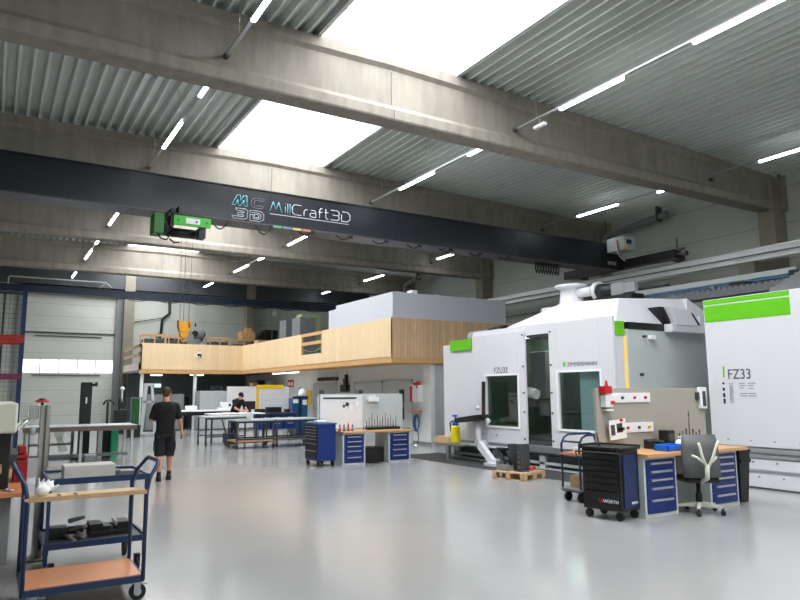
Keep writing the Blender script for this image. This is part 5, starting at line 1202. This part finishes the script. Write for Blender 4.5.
eb2 = thing('floor_box', 'low black box on the floor near the green strips', 'box', (4.9, 27.2, 0)); box(4.5, 5.0, 27.4, 27.9, 0, .42).build('box_body', M_BLACK, eb2, .01); box(4.48, 5.02, 27.38, 27.92, .42, .47).build('lid', M_DGREY, eb2)

# white gantry frame under the left end of the mezzanine
gy = thing('portal_frame', 'white A-shaped portal frame on castors under the left end of the mezzanine', 'frame', (5.6, 28.2, 0))
m = MB()
m.prism([(5.08, .1), (5.22, .1), (5.34, 2.0), (5.20, 2.0)], 'y', 28.1, 28.22).prism([(5.62, .1), (5.74, .1), (5.54, 2.0), (5.44, 2.0)], 'y', 28.1, 28.22).box(5.0, 5.8, 28.05, 28.27, .08, .14).box(5.16, 5.6, 28.1, 28.22, 1.3, 1.36)
m.box(5.18, 5.56, 28.08, 28.24, 1.96, 2.06)
m.build('a_frame', M_LGREY, gy)
for x in (5.05, 5.75): MB().cyl((x, 28.1, .05), (x, 28.2, .05), .05, n=12).build('castor', M_BLACK, gy)
# columns carrying the mezzanine
k = 60
for x in (5.82, 8.2):
    struct(box(x-.07, x+.07, 31.9+.2, 32.2, 0, 2.56).build('trim_%d' % k, M_PAPER), 'slim white post under the mezzanine'); k += 1
# exit sign
ex_ = thing('exit_sign', 'green-white lit sign on the dark wall behind the walking man', 'sign', (6.6, 35.7, 1.9)); box(7.12, 7.40, 35.7, 35.78, 1.98, 2.13).build('lit_panel', M_EXIT, ex_); MB().box(7.10, 7.42, 35.78, 35.8, 1.96, 2.15).build('housing', M_PAPER, ex_)
# back machines and cabinets under the mezzanine
def cab(x0, x1, y0, y1, h, mm, lab, name='cabinet', grp=None, doors=2):
    t = thing(name, lab, 'cabinet', ((x0+x1)/2, (y0+y1)/2, 0), grp)
    box(x0, x1, y0, y1, .04, h).build('carcass', mm, t, .01); MB().box(x0+.03, x1-.03, y0+.03, y1-.03, 0, .05).build('plinth', M_DGREY, t)
    for i in range(doors):
        a = x0+(x1-x0)*i/doors; b = x0+(x1-x0)*(i+1)/doors
        d = box(a+.012, b-.012, y0-.015, y0, .08, h-.03).build('door', mm, t, .004); MB().box(b-.07, b-.05, y0-.04, y0-.015, h*.45, h*.55).build('handle', M_STEEL, d)
    return t
cab(8.15, 9.55, 31.0, 31.8, 1.76, M_LGREY, 'tall light grey cabinet left of the long white partition')
cab(5.95, 7.6, 31.6, 32.4, 1.62, M_GREY, 'grey wide cabinet behind the walking man', doors=3)
t = thing('dark_rack', 'black rack with screens between the grey cabinets', 'rack', (7.9, 33, 0)); MB().box(7.0, 8.1, 32.8, 33.3, .0, .08).box(7.0, 7.05, 32.8, 33.3, 0, 1.5).box(8.05, 8.1, 32.8, 33.3, 0, 1.5).box(7.0, 8.1, 32.8, 33.3, 1.42, 1.5).box(7.0, 8.1, 32.8, 33.3, .7, .76).build('rack_frame', M_BLACK, t)
box(7.2, 7.9, 32.9, 33.1, .8, 1.3).build('screen', M_BLACK, t, .01)
t = thing('desk', 'long white-topped desk in front of the grey cabinets', 'desk', (7.7, 27.7, 0)); box(5.9, 8.9, 27.3, 28.1, .93, .98).build('desktop', M_PAPER, t); MB().box(6.0, 8.8, 27.4, 27.45, .78, .93).build('apron', M_BLACK, t)
for x in (6.0, 8.8): MB().box(x-.03, x+.03, 27.35, 28.05, 0, .93).build('leg', M_GREY, t)
tag(box(6.75, 7.15, 27.5, 27.9, .98, 1.16).build('desk_box', M_PAPER, bevel=.02), 'white low box on the long desk right of the walking man', 'box')
pt = thing('partition', 'long white partition panel behind the second man', 'partition', (9.5, 30, 0)); box(9.1, 12.0-.2, 30.0, 30.06, .1, 1.95).build('panel', M_BOARD, pt); 
for x in (9.1, 10.4, 11.7): MB().box(x-.03, x+.03, 29.85, 30.2, 0, .1).build('foot', M_GREY, pt)
t = thing('microscope', 'white laboratory instrument on the long desk beside the second man', 'instrument', (8.35, 27.7, .98)); MB().box(8.05, 8.7, 27.5, 27.9, .98, 1.06).box(8.2, 8.6, 27.7, 27.9, 1.06, 1.28).cyl((8.15, 27.65, 1.12), (8.15, 27.65, 1.3), .05, n=12).build('stand', M_PAPER, t, .01); MB().cyl((8.5, 27.6, 1.12), (8.5, 27.6, 1.22), .05, n=12).build('stage', M_BLACK, t)
t = thing('camera_unit', 'small blue-grey device standing on top of the tall light grey cabinet', 'device', (8.9, 31.3, 1.76)); MB().box(8.75, 9.25, 31.2, 31.6, 1.76, 1.98).build('housing', M_STEELBLUE, t, .01); MB().cyl((9.0, 31.2, 1.9), (9.0, 31.1, 1.9), .08, n=12).build('lens', M_BLACK, t)
# boxes on top of the white partition's cabinet
cab(10.6, 11.7, 31.0, 31.6, 1.98, M_GREY, 'grey cabinet behind the white partition with boxes on top', doors=2)
for i, (x, w_, h, mm, lb) in enumerate(((10.6, .3, .15, M_CARD, 'brown low box'), (10.95, .3, .28, M_BLACK, 'black bag'), (11.3, .35, .22, M_PALEBLUE, 'pale blue box'))):
    tag(box(x, x+w_, 31.1, 31.4, 1.98, 1.98+h).build('storage_box', mm, bevel=.01), lb+' on top of the grey cabinet behind the partition', 'box')
# yellow planning board
yb = thing('planning_board', 'large white planning board with yellow border at the back', 'board', (9.9, 26.0, 0))
box(9.15, 10.45, 26.0, 26.04, .9, 1.90).build('board_sheet', M_BOARD, yb); MB().box(9.08, 9.17, 25.99, 26.05, .85, 1.95).box(9.08, 10.2, 25.985, 26.05, 1.82, 1.98).build('yellow_border', M_YELLOW, yb)
m = MB()
for i in range(7):
    for j in range(3): m.box(9.3+.16*i, 9.33+.16*i, 25.993, 26.0, 1.15+.22*j, 1.17+.22*j)
m.build('magnet', M_GREY, yb); MB().box(9.1, 9.14, 26.0, 26.04, 0, .9).box(10.4, 10.44, 26, 26.04, 0, .9).build('leg', M_GREY, yb)
lp = thing('leaf_plant', 'pale green hanging cloth between the planning board and the blue lockers', 'cloth', (11.1, 26.3, 0)); MB().tube([(11.05, 26.3, 0), (11.05, 26.3, 1.9)], .03, 8).prism([(10.75, 1.0), (11.3, .95), (11.35, 1.5), (11.2, 1.85), (10.95, 1.8), (10.8, 1.4)], 'y', 26.28, 26.33).build('cloth_sheet', M_PALEBLUE, lp)
yp = tag(box(11.84, 11.858, 26.9, 27.9, 1.1, 1.75).build('yellow_poster', M_YELLOW), 'yellow poster on the workshop wall behind the blue lockers', 'poster')
lk = thing('blue_locker', 'teal blue tool locker with two posts near the workshop wall', 'locker', (10.45, 25, 0))
MB().box(10.2, 10.47, 25.0, 25.4, .1, 1.45).box(10.6, 10.85, 25.0, 25.4, .1, 1.45).build('locker_body', M_TEAL, lk, .01); MB().box(10.2, 10.85, 24.97, 25.0, 1.45, 1.52).box(10.3, 10.8, 25.0, 25.3, 0, .1).box(10.47, 10.6, 25.1, 25.3, .3, 1.5).build('top_rail', M_STEELBLUE, lk)
MB().box(10.22, 10.44, 24.985, 25, 1.25, 1.4).box(10.62, 10.8, 24.985, 25, 1.18, 1.38).build('label_card', M_PAPER, lk)
tag(MB().lathe((10.7, 25.2, 1.45), [(.12, 0), (.18, .1), (.15, .3), (.03, .38)], 14).build('white_sack', M_PAPER), 'white bag standing on top of the teal locker', 'bag')
# blue bench cabinets behind the tables
bb = thing('long_workbench', 'long workbench with blue cabinets in front of the planning board', 'workbench', (9.2, 24.7, 0))
box(8.6, 10.15, 24.4, 25.1, .86, .92).build('worktop', M_DGREY, bb)
for x in (8.62, 9.14, 9.66):
    c = box(x, x+.46, 24.45, 25.0, .30, .86).build('cabinet', M_BLUE, bb, .006); MB().box(x+.12, x+.34, 24.43, 24.45, .72, .75).box(x+.12, x+.34, 24.43, 24.45, .5, .53).build('handle', M_ALU, c)
for x in (8.65, 9.4, 10.1): MB().box(x-.03, x+.03, 24.5, 24.95, 0, .3).build('leg', M_GREY, bb)
for i, (x, w_, h, lb) in enumerate(((9.05, .55, .20, 'wide black case'), (8.62, .36, .14, 'small black case'), (9.8, .15, .12, 'small dark pot'))):
    tag(box(x, x+w_, 24.6, 24.9, .92, .92+h).build('equipment_case', M_BLACK, bevel=.01), lb+' on the long workbench with blue cabinets', 'case')
mn = thing('monitor', 'black monitor on the table right of the second man', 'monitor', (7.95, 24.3, .9)); box(7.98, 8.45, 24.3, 24.34, 1.06, 1.36).build('screen', M_BLACK, mn, .01); MB().box(8.15, 8.3, 24.34, 24.4, .9, 1.2).box(8.05, 8.4, 24.25, 24.5, .9, .92).build('stand', M_BLACK, mn)
# mobile assembly tables
def mtable(x0, x1, y0, y1, h, lab, deck=None, top=M_LGREY):
    t = thing('assembly_table', lab, 'table', ((x0+x1)/2, (y0+y1)/2, 0))
    box(x0, x1, y0, y1, h-.04, h).build('tabletop', top, t)
    for x in (x0+.03, x1-.03):
        for y in (y0+.03, y1-.03):
            l = box(x-.022, x+.022, y-.022, y+.022, .12, h-.04).build('leg', M_DGREY, t)
            MB().cyl((x-.02, y, .06), (x+.02, y, .06), .06, n=12).build('castor', M_BLACK, l)
    MB().box(x0, x1, y0+.01, y0+.05, .26, .30).box(x0, x1, y1-.05, y1-.01, .26, .30).box(x0, x1, y0+.01, y0+.05, h-.1, h-.04).build('frame_rail', M_DGREY if deck is None else M_STEELBLUE, t)
    if deck: box(x0, x1, y0+.02, y1-.02, .20, .25).build('deck', deck, t)
    return t
mtable(5.92, 7.25, 21.7, 22.7, .92, 'left steel-topped assembly table with thin dark legs at the back')
mtable(6.35, 7.55, 19.9, 20.8, .86, 'front assembly table with wooden lower deck and dark castors', deck=M_BEECH)
mtable(7.65, 9.0, 20.0, 21.0, .86, 'right assembly table on thin legs near the blue tool chest', deck=M_STEELD)
mtable(7.25, 8.8, 23.0, 24.6-.1, .90, 'large table where the second man is working', top=M_PAPER) if False else None
tb = thing('assembly_table', 'white-topped table that the second man leans on', 'table', (7.2, 22.9, 0))
box(6.4, 8.3, 22.85, 23.65, .93, .97).build('tabletop', M_PAPER, tb)
for x in (6.45, 8.25):
    for y in (22.9, 23.6): MB().box(x-.025, x+.025, y-.025, y+.025, 0, .93).build('leg', M_NAVY, tb)
tag(MB().box(6.7, 7.35, 22.95, 23.4, .97, .985).box(6.9, 7.1, 23.0, 23.2, .985, 1.0).build('drawing_sheet', M_PAPER), 'white drawing spread on the table in front of the second man', 'paper')
tag(box(6.55, 6.85, 20.1, 20.5, .86, .885).build('flat_plate', M_STEEL), 'flat steel plate on the front assembly table', 'plate')
pj = thing('pallet_jack', 'dark blue hand pallet truck parked under the front assembly tables', 'pallet truck', (7.0, 21.3, 0))
MB().box(6.6, 7.9, 21.1, 21.25, .08, .14).box(6.6, 7.9, 21.45, 21.6, .08, .14).box(6.45, 6.65, 21.1, 21.6, .08, .4).build('fork', M_STEELBLUE, pj, .01); MB().tube([(6.5, 21.35, .3), (6.35, 21.35, .8), (6.33, 21.35, .82)], .02, 6).build('tow_bar', M_BLACK, pj)
for x in (6.5, 7.8): MB().cyl((x, 21.3, .06), (x, 21.4, .06), .06, n=12).build('wheel', M_BLACK, pj)

# ================================================================== ON THE MEZZANINE
FZ = 2.74
def mcab(x0, x1, y0, y1, h, mm, lab):
    t = thing('storage_cabinet', lab, 'cabinet', ((x0+x1)/2, (y0+y1)/2, FZ))
    box(x0, x1, y0, y1, FZ, h).build('carcass', mm, t, .01); MB().box((x0+x1)/2-.005, (x0+x1)/2+.005, y0-.004, y0, FZ+.05, h-.05).box((x0+x1)/2+.03, (x0+x1)/2+.05, y0-.02, y0, FZ+.9, FZ+1.1).build('door_joint', M_DGREY, t)
    return t
mcab(11.30, 12.06, 27.0, 27.9, 4.92, M_GREY, 'tall grey cabinet above the wooden parapet, left of the plant enclosure')
mcab(11.45, 12.35, 29.0, 29.8, 5.0, M_GREY, 'second grey cabinet above the parapet, further left and behind')
mcab(12.6, 13.6, 29.9, 30.6, 5.42, mat('pale_green_panel', (.72, .80, .60), .5, noise=.03), 'pale green tall cabinet next to the plant enclosure on the mezzanine')
t = thing('server_rack', 'black cabinet with sloping black cover on the mezzanine before the back wall', 'rack', (11.6, 34, FZ))
MB().box(12.2, 12.9, 33.8, 34.6, FZ, 4.95).build('cabinet_body', M_BLACK, t); MB().box(12.55, 12.58, 33.79, 33.8, FZ+.1, 4.9).build('door_edge', M_ALU, t)
MB().prism([(11.2, 3.9), (12.2, 4.9), (12.2, FZ), (11.2, FZ)], 'y', 34.0, 34.5).build('sloping_cover', M_BLACK, t)
tk = thing('motor_unit', 'grey cylindrical motor unit behind the orange crane hook', 'motor', (8.5, 33.6, FZ))
MB().cyl((8.2, 33.6, 4.55), (8.85, 33.6, 4.55), .38, n=20).box(8.2, 8.7, 33.3, 33.9, FZ, 4.3).build('housing', M_GREY, tk, .02); MB().cyl((8.85, 33.6, 4.55), (8.98, 33.6, 4.55), .12, n=12).cyl((8.5, 33.6, 4.9), (8.5, 33.6, 5.1), .04, n=8).cyl((8.4, 33.2, 4.55), (8.4, 33.35, 4.55), .15, n=14).build('shaft', M_BLACK, tk)
def stack(x0, x1, y0, h, lab, g=None):
    t = thing('pallet_cage', lab, 'pallet box', ((x0+x1)/2, y0+.4, FZ), g)
    m = MB()
    for z in (FZ+.1, FZ+.45, FZ+.8, FZ+1.1, h-.05):
        if z < h: m.box(x0, x1, y0, y0+.03, z, z+.06).box(x0, x1, y0+.77, y0+.8, z, z+.06)
    for x in (x0, (x0+x1)/2-.03, x1-.06): m.box(x, x+.06, y0-.02, y0, FZ, h).box(x, x+.06, y0+.8, y0+.82, FZ, h)
    m.box(x0, x1, y0, y0+.8, FZ+.05, FZ+.1).build('wooden_frame', M_PALLET, t)
    box(x0+.08, x1-.08, y0+.05, y0+.75, FZ+.1, h-.22).build('load', M_DGREY, t)
    return t
stack(5.85, 6.9, 32.5, 4.4, 'wooden frame crate with dark load at the left end of the balcony')
stack(7.0, 7.95, 32.6, 4.38, 'wooden frame crate left of the grey motor unit')
stack(8.95, 9.95, 32.6, 4.36, 'wooden frame crate right of the grey motor unit')
stack(10.05, 11.35, 32.7, 4.28, 'long wooden frame crate below the stacked brown boxes')
tag(box(10.6, 11.3, 32.8, 33.4, 4.28, 4.72).build('cardboard_box', M_CARD, bevel=.01), 'brown cardboard box on the long wooden crate on the balcony', 'box')
tag(box(10.85, 11.15, 32.9, 33.2, 4.72, 4.92).build('cardboard_box', M_CARD, bevel=.01), 'small brown cardboard box topmost above the balcony crates', 'box')
tag(box(7.9, 8.15, 32.5, 32.9, FZ, 4.45).build('grey_panel', M_GREY), 'narrow grey panel between the crate and the motor unit', 'panel')
cd = thing('wooden_rack', 'low brown wooden rack left of the black sloping cover on the mezzanine', 'rack', (11.2, 30, FZ)); MB().box(10.7, 11.35, 30.6, 31.2, FZ, 4.15).build('slats', M_PALLET, cd)
# round lamp on the parapet
rl = thing('round_sign', 'small round black and white emblem on the wooden parapet under the crane hook', 'sign', (8.12, MY2-.03, 3.4))
MB().cyl((8.32, MY2-.04, 3.42), (8.32, MY2, 3.42), .15, n=24).build('disc', M_PAPER, rl); MB().cyl((8.29, MY2-.045, 3.44), (8.29, MY2-.04, 3.44), .07, n=16).box(8.36, 8.42, MY2-.045, MY2-.04, 3.33, 3.5).box(8.24, 8.4, MY2-.045, MY2-.04, 3.31, 3.34).build('emblem', M_BLACK, rl)
# black pipe and bell lamp on the back wall
bp = thing('black_pipe', 'black angled pipe on the back wall above the balcony', 'pipe', (7.6, 36.9, 4.4))
MB().tube([(7.95, 37.01, 6.6), (7.95, 37.01, 5.9), (7.6, 37.01, 5.6), (7.55, 37.01, 4.6), (7.65, 37.01, 4.52), (9.2, 37.01, 4.5)], .07, 8).cyl((7.55, 37.01, 4.8), (7.3, 37.01, 4.7), .05, n=8).tube([(6.2, 37.01, 5.35), (7.6, 37.01, 5.65)], .025, 6).build('pipe_run', M_BLACK, bp)
bl = thing('wall_bell', 'small white round lamp on the back wall between the concrete columns', 'lamp', (13.1, 37, 6.0)); MB().ball((13.9, 37.01, 6.2), (.16, .12, .16), 14, 8).cyl((13.9, 37.0, 6.2), (13.9, 37.0, 6.55), .03, n=8).build('lamp_globe', M_PAPER, bl)
for i, x in enumerate((10.9, 11.5, 12.4, 13.9)):
    tag(box(x, x+.22, 18.2, 18.5, 4.74, 4.86 if i != 1 else 4.95).build('roof_device', M_PAPER, bevel=.01), ('leftmost', 'taller second', 'third', 'rightmost')[i]+' small white device on top of the grey mezzanine enclosure', 'device')
